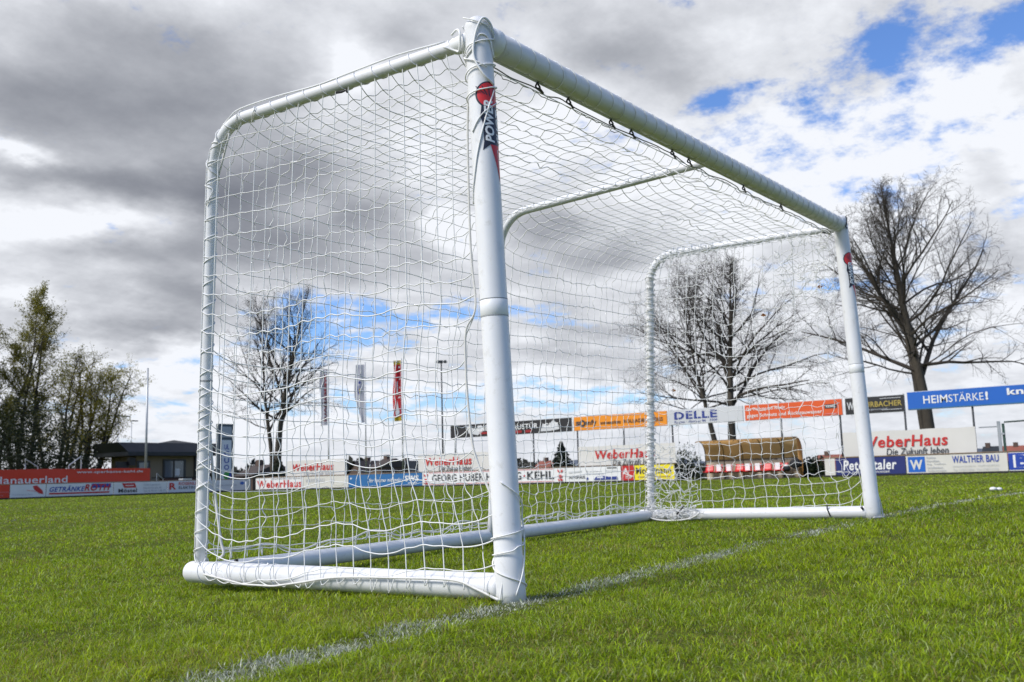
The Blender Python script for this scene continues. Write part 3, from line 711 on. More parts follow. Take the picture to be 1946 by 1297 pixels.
# ------------------------------------------------------------ advertising boards
PAL = dict(white=(.74, .74, .73), cream=(.62, .60, .54), pale=(.66, .68, .72), red=(.50, .016, .014), sred=(.66, .040, .010), blue=(.010, .050, .33), navy=(.008, .018, .13), sky=(.02, .13, .33),
           orange=(.78, .26, .005), rorange=(.66, .085, .008), black=(.014, .014, .016), yellow=(.80, .66, .01), grey=(.55, .56, .57), text=(.03, .03, .035), ltgrey=(.38, .40, .44), gold=(.40, .30, .06), dred=(.28, .012, .015), hblue=(.004, .105, .46), pink=(.70, .22, .22), dblue=(.02, .04, .22), green=(.03, .28, .04))
def pm(c): return mat('print ' + c, PAL[c], .5, .04, 2.0)
def vinyl(c): return mat('vinyl ' + c, PAL[c], .55, .07, 1.3)
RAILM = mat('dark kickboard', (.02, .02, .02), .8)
class Face:
    """board plane: u to the viewer's right, v up, depth towards the viewer"""
    def __init__(s, a, b, z0, z1):
        s.a = np.asarray(a, float); s.b = np.asarray(b, float); s.L = np.linalg.norm(s.b - s.a); s.u = (s.b - s.a) / s.L
        s.n = np.cross(s.u, (0, 0, 1.0)); s.z0, s.z1 = z0, z1; s.H = z1 - z0
    def p(s, u, v, dpt): return s.a + s.u * (u * s.L) + np.array([0, 0, s.z0 + v * s.H]) + s.n * dpt
def art(face, items, parent, lift=.012):
    """items: ('t', text, u0, u1, v0, v1, colour, bold, shear) or ('p', [(u,v)..], colour) or ('r', u0,u1,v0,v1,colour)"""
    mb = MB(); cols = []
    def ci(c):
        if c not in cols: cols.append(c)
        return cols.index(c)
    for k, it in enumerate(items):
        dpt = lift + .0035 * k
        if it[0] == 't':
            v, f = text2d(it[1], .6 * it[7] if len(it) > 7 else .008, it[8] if len(it) > 8 else 0, 1 + 2.2 * (it[7] if len(it) > 7 else 0))
            P = [face.p(it[2] + q[0] * (it[3] - it[2]), it[4] + q[1] * (it[5] - it[4]), dpt) for q in v]
            mb.add(P, f, ci(it[6]))
        elif it[0] == 'p':
            mb.add([face.p(a, b, dpt) for a, b in it[1]], [tuple(range(len(it[1])))], ci(it[2]))
        else:
            _, a, b, c, d_, colr = it
            mb.add([face.p(a, c, dpt), face.p(b, c, dpt), face.p(b, d_, dpt), face.p(a, d_, dpt)], [(0, 1, 2, 3)], ci(colr))
    return mb.build('lettering', [pm(c) for c in cols], parent)
def slab(face, m, name, parent, u0=0, u1=1, v0=0, v1=1, th=.02, dp=0):
    mb = MB(); q = [face.p(u, v, dp + e) for e in (0, -th) for u, v in ((u0, v0), (u1, v0), (u1, v1), (u0, v1))]
    mb.add(q, [(0, 1, 2, 3), (5, 4, 7, 6), (4, 0, 3, 7), (1, 5, 6, 2), (3, 2, 6, 7), (4, 5, 1, 0)]); return mb.build(name, m, parent)
FX, FY = 44.0, 53.2
def yx(px, py=890, c=FX): return on_x(px, py, c)[1]
def xy(px, py=925, c=FY): return on_y(px, py, c)[0]
def board(side, p0, p1, base, items, label, z0=.09, z1=.86, c=None, name='advertising_board', cat='advertising board', with_strip=True, group=None, gap=.02):
    if side == 'x':
        c = c or FX; f = Face((c, yx(p0, c=c) - gap, 0), (c, yx(p1, c=c) + gap, 0), z0, z1)
    else:
        c = c or FY; f = Face((xy(p0, c=c) + gap, c, 0), (xy(p1, c=c) - gap, c, 0), z0, z1)
    t = thing(name, f.p(.5, 0, 0) - np.array([0, 0, z0 if with_strip else 0]), label, cat, group)
    slab(f, vinyl(base), 'panel', t)
    if with_strip:
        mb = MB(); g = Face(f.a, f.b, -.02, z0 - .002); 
        slab(g, RAILM, 'base_strip', t, th=.03, dp=-.02)  # black strip filling the space between the ground and the panel
    if items: art(f, items, t)
    return f, t
def small(lines, u0, u1, v0, v1, c, bold=0.0):
    n = len(lines); h = (v1 - v0) / n; mx = max(len(q) for q in lines)
    return [('t', q, u0, u0 + (u1 - u0) * len(q) / mx, v1 - (k + .82) * h, v1 - (k + .18) * h, c, bold) for k, q in enumerate(lines)]
circle = lambda u, v, a, b, n=16: [(u + a * math.cos(q), v + b * math.sin(q)) for q in np.linspace(0, 2 * math.pi, n, endpoint=False)]
G1 = 'low advertising boards along the pitch'
# left end wall
board('y', -120, 19, 'sred', small(['Versicherung', 'Service'], .80, .99, .1, .55, 'pink'), 'low dark red board at the left picture edge', z1=.80, group=G1)
board('y', 19, 88, 'white', [('p', [(.22, .8), (.5, .55), (.78, .35), (.95, .2), (.6, .45)], 'pale'), ('p', [(.62, .86), (.74, .92), (.9, .5), (.93, .2), (.80, .28), (.66, .6)], 'red'), ('p', [(.45, .58), (.72, .46), (.72, .42), (.45, .53)], 'pink')] + small(['Physiotherapie am Rhein'], .06, .62, .12, .32, 'ltgrey'), 'low white board with a red tilted shape beside the dark red board', z1=.80, group=G1)
board('y', 88, 216, 'white', [('t', 'GETRÄNKE', .04, .56, .36, .84, 'blue', .04, .3), ('r', .66, .96, .60, .94, 'blue'), ('t', 'ROTH', .55, .95, .36, .92, 'red', .05, .25), ('p', [(.03, .16), (.93, .16), (.94, .28), (.04, .28)], 'red')], 'low white board lettered GETRÄNKE ROTH in blue and red', z1=.80, group=G1)
board('y', 216, 318, 'white', [('p', [(.14, .92), (.38, .92), (.41, .52), (.19, .52)], 'red'), ('p', [(.2, .74), (.36, .74), (.365, .68), (.21, .68)], 'white'), ('t', 'Möstel', .08, .42, .12, .46, 'text', .04)] + small(['77694 Kehl-Kork', 'Neudorfstraße 46', 'Tel. 0 78 51 / 38 37'], .54, .97, .08, .86, 'ltgrey', .01), 'low white board lettered Möstel under a red block', z1=.80, group=G1)
board('y', 318, 470, 'pale', [('t', 'R', .02, .10, .25, .85, 'red', .06), ('t', 'ROSENLEHNER', .13, .50, .62, .9, 'red', .02), ('t', 'ELEKTRO', .13, .35, .28, .52, 'text', .02), ('p', circle(.93, .66, .028, .15), 'hblue')] + small(['www.elektro.de'], .60, .86, .4, .65, 'ltgrey'), 'low pale board lettered ELEKTRO with a blue dot near its end', z1=.80, group=G1)
# far touch line
board('x', 486, 576, 'white', [('t', 'WeberHaus', .03, .98, .10, .78, 'red', .05)] + small(['BAUFORUM   Die Zukunft'], .35, .98, .82, .98, 'text'), 'low white board with large red bold lettering below the tree', group=G1)
board('x', 576, 662, 'cream', [('t', 'VARIOBAU', .05, .48, .48, .82, 'ltgrey', .02), ('t', 'W', .60, .70, .3, .7, 'ltgrey', .03), ('p', circle(.80, .3, .12, .14), 'cream')], 'low faded cream board with pale grey lettering', group=G1)
board('x', 662, 802, 'sky', [('p', circle(.035, .72, .012, .08), 'pale'), ('t', 'Ihr Partner mit mehr', .30, .74, .36, .66, 'white', .01), ('t', 'SWS', .78, .96, .36, .82, 'white', .05), ('r', .82, .94, .18, .24, 'pale')], 'low blue board with white lettering between cream and white boards', group=G1)
G_red = lambda u: [('p', [(u, .93), (u + .012, .80), (u + .012, .66), (u, .75)], 'red'), ('p', [(u + .032, .93), (u + .020, .80), (u + .020, .66), (u + .032, .75)], 'red'), ('p', circle(u + .016, .42, .014, .10), 'red'), ('p', [(u + .003, .08), (u + .030, .08), (u + .030, .24), (u + .003, .24)], 'red')]
board('x', 802, 1074, 'white', [('r', .05, .93, .93, .97, 'pink'), ('r', .05, .93, .05, .09, 'pink'), ('t', 'GEORG HUBER', .075, .455, .24, .82, 'text', .025), ('t', 'HEIZUNG', .475, .715, .24, .82, 'text', .025), ('p', circle(.735, .52, .008, .06), 'red'), ('t', 'KEHL', .755, .93, .24, .82, 'text', .025)] + G_red(.012) + G_red(.955), 'low long white board with bold black capitals and red emblems', group=G1)
board('x', 1074, 1180, 'white', small(['Autohaus   Service', 'Karosserie'], .38, .95, .42, .78, 'ltgrey') + [('r', .76, .93, .86, .93, 'text'), ('p', [(.06, .72), (.3, .78), (.3, .66), (.06, .6)], 'grey'), ('t', 'AUTOHAUS', .06, .36, .20, .42, 'text', .03), ('p', [(.52, .08), (.56, .3), (.7, .36), (.8, .28), (.94, .3), (.95, .08)], 'dblue'), ('p', [(.58, .28), (.68, .33), (.70, .20), (.58, .2)], 'pale'), ('p', circle(.40, .2, .022, .09), 'dblue')], 'low white board with a small blue car picture', group=G1)
board('x', 1180, 1205, 'red', [('t', 'A', .15, .55, .45, .85, 'white', .05), ('p', [(.1, .55), (.9, .30), (.9, .24), (.1, .48)], 'white'), ('t', 'TOP', .3, .85, .12, .3, 'white', .03)], 'low short red board beside the yellow one', group=G1)
board('x', 1205, 1282, 'yellow', [('t', 'Mohrmann', .04, .92, .40, .86, 'text', .04), ('r', .08, .9, .16, .24, 'gold')], 'low bright yellow board with dark lettering', group=G1)
board('x', 1567, 1588, 'cream', None, 'low short blank cream board at the end of a row', group=G1)
board('x', 1588, 1722, 'navy', [('t', 'Peterstaler', .11, .88, .26, .86, 'white', .035, .12), ('r', .02, .2, .16, .19, 'white'), ('t', 'DAS MINERALWASSER', .24, .78, .08, .19, 'white', .01)], 'low navy board with white old style lettering behind the far post', group=G1)
f, t = board('x', 1722, 1917, 'cream', [('r', .02, .195, .06, .94, 'hblue'), ('t', 'W', .04, .17, .2, .76, 'cream', .06), ('t', 'WALTHER BAU', .47, .92, .52, .92, 'blue', .03)] + small(['Rohbau', 'Kanalbau', 'Ing. Tiefbau', 'Straßenbau', 'Außenanlagen'], .215, .40, .02, .96, 'ltgrey', .01) + small(['Eichbaum Straße 16   77694 NEUMÜHL', 'Tel. 07851/3456   Fax: 07851/1256'], .47, .92, .06, .48, 'grey', 0), 'low cream board lettered WALTHER BAU with a blue square W', group=G1)
board('x', 1917, 2075, 'white', [('r', .0, .97, .05, .97, 'blue'), ('r', .06, .92, .18, .86, 'white'), ('t', 'BAU', .09, .7, .18, .86, 'blue', .08), ('r', .12, .22, .56, .68, 'blue')], 'low blue framed white board at the right picture edge', group=G1)
# red banner over the left boards
def banner(face, m, name, parent, nu=26, nv=7, amp=.02, seed=0):
    r = np.random.default_rng(seed); mb = MB(); P = []
    ph = r.random(4) * 6
    for i in range(nu):
        for j in range(nv):
            u, v = i / (nu - 1), j / (nv - 1)
            w_ = amp * (math.sin(u * 23 + ph[0] + v * 2) * .5 + math.sin(u * 51 + ph[1] - v * 3) * .25 + math.sin(v * 5 + u * 9 + ph[2]) * .4)
            P.append(face.p(u, v + .012 * math.sin(u * 18 + ph[3]) * (1 if j == nv - 1 else 0), w_))
    mb.add(P, [(i * nv + j, (i + 1) * nv + j, (i + 1) * nv + j + 1, i * nv + j + 1) for i in range(nu - 1) for j in range(nv - 1)])
    o = mb.build(name, m, parent, True); return o
f = Face((xy(-120, 900, FY + .35), FY + .35, 0), (xy(285, 900, FY + .35), FY + .35, 0), .84, 1.66)
t = thing('banner', (f.a + f.b) / 2, 'long red banner with white web address above the left boards', 'banner'); banner(f, vinyl('sred'), 'cloth', t, 40, 5, .025, 1)
uu = lambda px: (xy(px, 900, FY + .35) - f.a[0]) / f.L
art(f, [('t', 'Sparkasse Hanauerland', uu(-150), uu(128), -.12, .52, 'white', .015), ('t', 'www.sparkasse-kehl.de', uu(145), uu(271), .62, .86, 'white', .02)], t, .035)
# cream banners between boards and the upper band
CLOTH = mat('cream banner cloth', (.62, .60, .56), .7, .05, .8)
for k, (p0, p1, lab, u0, u1, tagl) in enumerate(((543, 655, 'cream cloth banner with red lettering right of the leftmost bare tree', .12, .82, 0), (795, 938, 'cream cloth banner with red lettering partly behind the near goalpost', .10, .72, 1), (1100, 1284, 'cream cloth banner with red lettering left of the dugout', .18, .80, 1), (1605, 1857, 'wide cream cloth banner with red lettering right of the far goalpost', .14, .80, 1))):
    c = FX + .35; a, b = yx(p0, 880, c), yx(p1, 860, c)
    f = Face((c, a, 0), (c, b, 0), .90, 1.98 + (.06 if k == 3 else 0)); t = thing('banner', (f.a + f.b) / 2, lab, 'banner', 'cream banners tied above the boards')
    banner(f, CLOTH, 'cloth', t, 30, 6, .018, 10 + k)
    art(f, [('t', 'WeberHaus', u0, u1, .34, .80, 'red', .035, .12)] + ([('t', 'Die Zukunft leben', u0 + (u1 - u0) * .30, u1, .02, .30, 'text', .012, .15)] if tagl else [('t', 'Die Zukunft leben', u0 + .2, u1, .02, .26, 'ltgrey', .0, .15)]), t, .03)
# upper band of signs
G2 = 'advertising signs in the raised band'
def upper(p0, p1, base, items, label, z0=2.91, z1=3.66):
    f, t = board('x', p0, p1, base, items, label, z0, z1, FX + .5, 'raised_sign', 'advertising sign', False, G2, .03)
    slab(f, pm('grey'), 'backing_frame', t, -.004, 1.004, -.03, 1.03, .02, -.021); return f
upper(857, 1090, 'black', [('p', [(.14, .95), (.22, .6), (.27, .9), (.3, .5), (.24, .1), (.16, .3)], 'grey'), ('t', 'DIE', .24, .335, .42, .86, 'white', .02), ('r', .26, .34, .16, .34, 'dred'), ('t', 'HAUSTÜR', .50, .74, .36, .84, 'white', .02), ('r', .53, .61, .08, .28, 'dred'), ('r', .64, .69, .08, .28, 'dred'), ('p', [(.76, .1), (.78, .7), (.82, .5), (.86, .9), (.90, .6), (.91, .2), (.84, .1)], 'grey'), ('t', 'GUT', .79, .90, .3, .7, 'white', .03)], 'raised black sign with white capitals at the left end of the band')
upper(1093, 1273, 'orange', [('t', 's', .02, .07, .36, .66, 'text', .05), ('p', circle(.098, .5, .032, .26, 20), 'text'), ('p', circle(.098, .5, .014, .11), 'orange'), ('t', 'mfy', .135, .255, .24, .74, 'text', .05), ('t', 'sonnenschutz', .30, .52, .34, .60, 'text', .03), ('t', 'ROLLADEN WEISS', .55, .96, .34, .60, 'text', .03)], 'raised orange sign with black lettering beside the black sign')
upper(1276, 1419, 'grey', [('t', 'DELLE', .07, .66, .34, .88, 'dblue', .06), ('t', 'Bautec · Hamtec 86 · 7709', .07, .66, .08, .26, 'dblue', .01)], 'raised grey sign with blue capitals beside the orange sign')
upper(1421, 1610, 'rorange', [('t', 'Die Werbung zum Abkehr', .02, .43, .56, .84, 'white', .02), ('t', 'gegen Schmutz und Rückstauwasser', .02, .80, .12, .42, 'white', .02), ('r', .83, .95, .46, .72, 'text'), ('r', .83, .95, .10, .14, 'pink'), ('t', 'KESSEL', .845, .94, .52, .66, 'white', .02)], 'raised orange red sign with two lines of white lettering')
upper(1614, 1730, 'black', [('t', 'W', .03, .15, .25, .75, 'grey', .03), ('t', 'DURBACHER', .26, .96, .36, .70, 'gold', .025), ('r', .60, .95, .84, .87, 'grey'), ('r', .62, .95, .14, .17, 'grey'), ('t', 'Winzergenossenschaft', .30, .72, .12, .28, 'ltgrey', 0, .2)], 'raised black sign with gold capitals behind the far goalpost')
upper(1734, 2050, 'hblue', [('t', 'HEIM', .105, .262, .30, .74, 'white', .016), ('t', 'STÄRKE', .270, .49, .30, .82, 'white', -.005), ('t', '!', .502, .518, .30, .76, 'white', .07), ('t', 'knapp', .635, .90, .38, .86, 'white', .05), ('r', .0, 1, -.0, .07, 'sky')], 'raised bright blue sign lettered HEIMSTÄRKE in white', 2.95, 3.74)
POLE = mat('dark steel pole', (.03, .035, .04), .55, .2, 5)
def upright_pole(p, h, r, name, label, cat, group=None, m=None):
    mb = MB(); mb.tube([p, p + np.array([0, 0, h])], r, 10)
    mb.box(p + np.array([0, 0, .02]), (r * 2.2, r * 2.2, .02)); 
    o = mb.build(name, m or POLE, None, True); tag(o, label, cat, group); return o
spots = [(866, 'left end of the black sign'), (1014, 'middle of the black sign'), (1098, 'joint of the black and orange signs'), (1186, 'middle of the orange sign'), (1279, 'joint of the orange and grey signs'), (1487, 'left half of the orange red sign'), (1600, 'right end of the orange red sign'), (1724, 'gold lettered and blue signs'), (1854, 'middle of the blue sign')]
for px, where in spots:
    y = on_x(px, 840, FX + .62)[1]
    upright_pole(np.array([FX + .62, y, 0]), 3.70, .045, 'sign_pole', 'dark steel pole carrying the ' + where, 'pole', 'poles of the raised band')
# barrier rail behind the boards
BRN = mat('weathered rail', (.22, .16, .10), .7, .2, 3)
t = thing('perimeter_barrier', (FX + .12, 30, 0), 'weathered brown rail on short posts along the tops of the boards', 'barrier')
mb = MB(); y0, y1 = yx(486), yx(2075)
mb.tube([(FX + .12, y0, .90), (FX + .12, yx(1290), .90)], .03, 8); mb.tube([(FX + .12, yx(1566), .90), (FX + .12, y1, .90)], .03, 8); mb.build('rail', BRN, t, True)
for y in np.r_[np.arange(y0, yx(1290), -2.9), np.arange(yx(1567), y1, -2.4)]:
    mb = MB(); mb.box((FX + .12, y, .43), (.03, .03, .43)); mb.build('barrier_post', RAILM, t)
t = thing('perimeter_barrier', (30, FY + .12, 0), 'dark rail on short posts behind the left end boards', 'barrier')
mb = MB(); mb.tube([(xy(-120), FY + .12, .83), (xy(472), FY + .12, .83)], .03, 8); mb.build('rail', BRN, t, True)
for x in np.arange(xy(-120), xy(472), 2.6):
    mb = MB(); mb.box((x, FY + .12, .4), (.03, .03, .4)); mb.build('barrier_post', RAILM, t)

# ------------------------------------------------------------ dugout with seats
TAN = mat('tan translucent sheet', (.90, .68, .40), .45, .12, 1.2, trans=.88)
RIB = mat('brown steel rib', (.05, .035, .025), .5)
DY0, DY1 = on_x(1322, 860, FX + .1)[1], on_x(1508, 850, FX + .1)[1]
t = thing('dugout', (FX + .9, (DY0 + DY1) / 2, 0), 'tan curved roof team shelter behind the far touch line', 'team shelter')
prof = [(FX + .10, 1.93), (FX + .40, 1.98)] + [(FX + .55 + .68 * math.sin(q), 1.30 + .68 * math.cos(q)) for q in np.linspace(.05, math.pi / 2, 9)] + [(FX + 1.24, .95)]
mb = MB(); k = len(prof); P = [(x, y, z) for y in (DY0, DY1) for x, z in prof]
mb.add(P, [(i, i + 1, k + i + 1, k + i) for i in range(k - 1)]); o = mb.build('roof_sheet', TAN, t, True); q = o.modifiers.new('thick', 'SOLIDIFY'); q.thickness = .012
mb = MB(); mb.box((FX + 1.26, (DY0 + DY1) / 2, .47), (.015, (DY0 - DY1) / 2, .47)); mb.build('rear_panel', mat('grey brown back panel', (.50, .42, .32), .7, .15, 2), t)
mb = MB(); mb.box((FX + 1.22, (DY0 + DY1) / 2, .98), (.03, (DY0 - DY1) / 2, .025)); mb.build('cross_rail', RIB, t)
for y in np.linspace(DY0, DY1, 6):
    mb = MB(); mb.tube([(x - .012, y, z - .02) for x, z in prof] + [(FX + 1.22, y, .0)], .022, 6); mb.build('rib', RIB, t, True)
for y in (DY1 - .015,):
    mb = MB(); pts = [(x, y, z) for x, z in prof if x > FX + .5] + [(FX + 1.24, y, .02), (FX + .62, y, .02)]
    mb.add(pts + [(p[0], y + .012, p[2]) for p in pts], [tuple(range(len(pts))), tuple(range(len(pts), 2 * len(pts)))[::-1]]); mb.build('end_panel', TAN, t)
SEATR = mat('red plastic seat', (.50, .012, .018), .4); PAPER = mat('white card', (.78, .78, .80), .7)
mb = MB(); mb.box((FX + .88, (DY0 + DY1) / 2, .36), (.04, (DY0 - DY1) / 2 - .1, .03)); mb.build('seat_beam', RIB, t)
sx = [(1347, 0), (1365, 1), (1384, 1), (1404, 0), (1420, 1), (1439, 1), (1457, 0), (1477, 1), (1489, 0)]
for i, (px, card) in enumerate(sx):
    y = on_x(px, 890, FX + .75)[1]; mb = MB(); wd = .23 if not card else .2
    prf = [(-.22, .40), (-.18, .375), (.02, .385), (.10, .42), (.15, .55), (.19, .72), (.20, .74)]
    P = []
    for s_ in (-1, -.6, 0, .6, 1):
        for x, z in prf: P.append((FX + .72 + x, y + s_ * wd * (1 if z < .6 else .85), z + .035 * s_ * s_))
    m_ = len(prf); mb.add(P, [(a * m_ + b, a * m_ + b + 1, (a + 1) * m_ + b + 1, (a + 1) * m_ + b) for a in range(4) for b in range(m_ - 1)])
    lab = ['red bucket seat at the left end of the shelter bench', 'red seat with white card, second in the shelter', 'red seat with white card, third in the shelter', 'bare red seat between two pairs of seats with cards', 'red seat with white card right of the bare middle seat', 'red seat with white card left of the second bare seat', 'bare red seat left of the last white card', 'red seat with the last white card in the shelter', 'red seat beside the black chair in the shelter'][i]
    o = thing('bucket_seat', (FX + .72, y, .36), lab, 'seat', 'red seats in the team shelter')
    sh_ = mb.build('shell', SEATR, o, True); q = sh_.modifiers.new('thick', 'SOLIDIFY'); q.thickness = .015
    mb = MB(); mb.tube([(FX + .80, y, .37), (FX + .80, y, .40)], .03, 8); mb.build('seat_bracket', RIB, o)
    if card:
        c_ = MB(); c_.box((FX + .80, y, .60), (.006, .125, .17)); cc = c_.build('card', PAPER, None); tag(cc, ['', 'white card on the second shelter seat', 'white card on the third shelter seat', '', 'white card right of the bare middle seat', 'white card left of the second bare red seat', '', 'white card nearest the black chair'][i], 'card', 'white cards on the shelter seats')
# black folding chair with a bag
CHB = mat('black cloth', (.012, .012, .016), .8, .3, 8)
y = on_x(1512, 885, FX + .55)[1]
t = thing('folding_chair', (FX + .55, y, 0), 'black folding chair beside the red shelter seats', 'chair')
mb = MB(); mb.box((FX + .5, y, .43), (.20, .24, .02)); mb.build('seat', CHB, t)
mb = MB(); mb.box((FX + .72, y - .02, .70), (.02, .24, .16)); mb.build('backrest', CHB, t)
for sx_, sy in ((-1, -1), (-1, 1), (1, -1), (1, 1)):
    mb = MB(); mb.tube([(FX + .5 + sx_ * .17, y + sy * .21, .42), (FX + .5 + sx_ * .24, y + sy * .22, 0)], .014, 6); mb.build('leg', RIB, t)
mb = MB(); mb.sphere((FX + .42, y - .03, .68), (.16, .30, .23), 14, 9)
mb.sphere((FX + .40, y - .10, .80), (.12, .18, .16), 10, 7)
o = mb.build('bag', CHB, None, True); tag(o, 'black bag heaped on the folding chair', 'bag')
y = on_x(1496, 895, FX + .3)[1]
t = thing('small_bag', (FX + .25, y, 0), 'small dark bag with a white top on a low stand', 'bag')
mb = MB(); mb.sphere((FX + .25, y, .48), (.12, .2, .14), 12, 8); mb.build('bag_body', CHB, t, True)
mb = MB(); mb.sphere((FX + .24, y, .60), (.08, .13, .05), 10, 6); mb.build('bag_flap', PAPER, t, True)
for sy in (-1, 1):
    mb = MB(); mb.tube([(FX + .25, y + sy * .15, .40), (FX + .22, y + sy * .2, 0)], .018, 6); mb.build('leg', RIB, t)
# ------------------------------------------------------------ trees
BARK = mat('dark bark', (.075, .062, .045), .9, .3, 5, bump=.6, col2=(.03, .026, .02))
TWIG = mat('twig bark', (.050, .040, .030), .9, .2, 4)
def norm(v): return v / max(np.linalg.norm(v), 1e-9)
def grow(p, d, L, r0, r1, n, rg, up, wig):
    P = [p]; d = norm(d)
    for i in range(n):
        d = norm(d + rg.normal(0, wig, 3) + np.array([0, 0, up])); P.append(P[-1] + d * L / n)
    return np.array(P), np.linspace(r0, r1, n + 1)
def bare_tree(base, H, half, seed, stems, label, first=.22, trunk_r=.27, droop=.05, group='bare trees beyond the boards', dens=1.0, topw=.6):
    rg = np.random.default_rng(seed); base = np.asarray(base, float)
    t = thing('bare_tree', base, label, 'tree', group)
    tk = MB(); cr = MB()
    def limb(p, d, L, r, lev, up):
        n = (7, 6, 4, 3)[lev]; P, R = grow(p, d, L, r, r * (.25 if lev < 3 else .5), n, rg, up, (.11, .14, .17, .2)[lev])
        cr.tube(P, R, (6, 4, 3, 3)[lev], cap=False)
        if lev == 3: return
        cnt = int((10, 8, 6)[lev] * dens * (.6 + .4 * min(1, L / (2.5, 1.4, .7)[lev])))
        for q in range(cnt):
            f = .16 + .84 * (q + rg.random()) / cnt; i = min(int(f * n), n - 1); pt = lerp(P[i], P[i + 1], f * n - i); dd = norm(P[i + 1] - P[i])
            side = norm(np.cross(dd, rg.normal(0, 1, 3))); ang = R_(rg.uniform(28, 58))
            nd = dd * math.cos(ang) + side * math.sin(ang); nd[2] += .10 if lev < 2 else -.02
            Ln = L * (1 - .42 * f) * rg.uniform(.34, .58) if lev < 2 else L * rg.uniform(.35, .7)
            limb(pt, nd, max(Ln, .22), max(np.interp(f * n, range(n + 1), R) * .62, .0065), lev + 1, (up * .5, -.02, -.05)[lev])
    for (ox, oy, lean, hh, rr, f0) in stems:
        p0 = base + np.array([ox, oy, 0]); n = 14
        P = [p0]; dd = norm(np.array([lean[0], lean[1], 1.0]))
        for i in range(n):
            dd = norm(dd + rg.normal(0, .035, 3) + np.array([-lean[0] * .05, -lean[1] * .05, .05])); P.append(P[-1] + dd * H * hh / n)
        P = np.array(P); R = rr * trunk_r * (1 - np.linspace(0, 1, n + 1) ** .8 * .93); R[0] *= 1.35
        tk.tube(P, R, 10)
        nb = int(38 * dens * hh)
        for q in range(nb):
            f = f0 + (1 - f0) * ((q + rg.random()) / nb) ** 1.05; f = min(f, .985); i = min(int(f * n), n - 1); pt = lerp(P[i], P[i + 1], f * n - i)
            g = (f - f0) / (1 - f0); az = q * 2.4 + rg.uniform(-.5, .5)
            el = R_(np.interp(g, [0, .25, .6, 1], [12, 32, 52, 70]) + rg.uniform(-12, 12))
            leader = q % 3 == 0 and g < .55
            if leader: el = R_(rg.uniform(50, 68))
            nd = np.array([math.cos(az) * math.cos(el), math.sin(az) * math.cos(el), math.sin(el)])
            ea = np.array([half, half, H * .47]); o_ = (pt - base - np.array([0, 0, H * .53])) / ea; q_ = nd / ea      # reach of the crown outline
            A_, B_, C_ = q_ @ q_, o_ @ q_, min(o_ @ o_ - 1, -.02); L = (-B_ + math.sqrt(B_ * B_ - A_ * C_)) / A_ * rg.uniform(.72, .98)
            limb(pt, nd, max(L, .5), max(np.interp(f * n, range(n + 1), R) * (rg.uniform(.36, .55) if not leader else .62), .03), 0, np.interp(g, [0, .3, 1], [-droop, .02, .05]))
    tk.build('trunk', BARK, t, True); cr.build('crown', TWIG, t, True)
    return t
cy = lambda px, py, c: on_x(px, py, c) * np.array([1, 1, 0])
bare_tree(cy(1772, 860, 49), 14.6, 6.0, 31, [(0, 0, (0, .0), 1.0, 1.15, .31), (-.05, .14, (.0, .10), .86, .66, .36)], 'tall bare tree with rounded crown behind the bright blue sign', trunk_r=.30, dens=.85)
bare_tree(cy(1388, 850, 50), 12.6, 7.0, 32, [(0, -.15, (0, .02), 1.0, 1.0, .30), (0, .35, (.02, .26), .80, .72, .34)], 'bare tree with two leaning stems behind the dugout', trunk_r=.30, dens=.85)
bare_tree(cy(525, 900, 47.5), 15.4, 5.4, 33, [(0, 0, (0, -.02), 1.0, 1.0, .30), (.1, .35, (0, .07), .82, .72, .33)], 'bare tree with narrow pointed top seen through the near side net', trunk_r=.33, topw=.55, dens=.74)
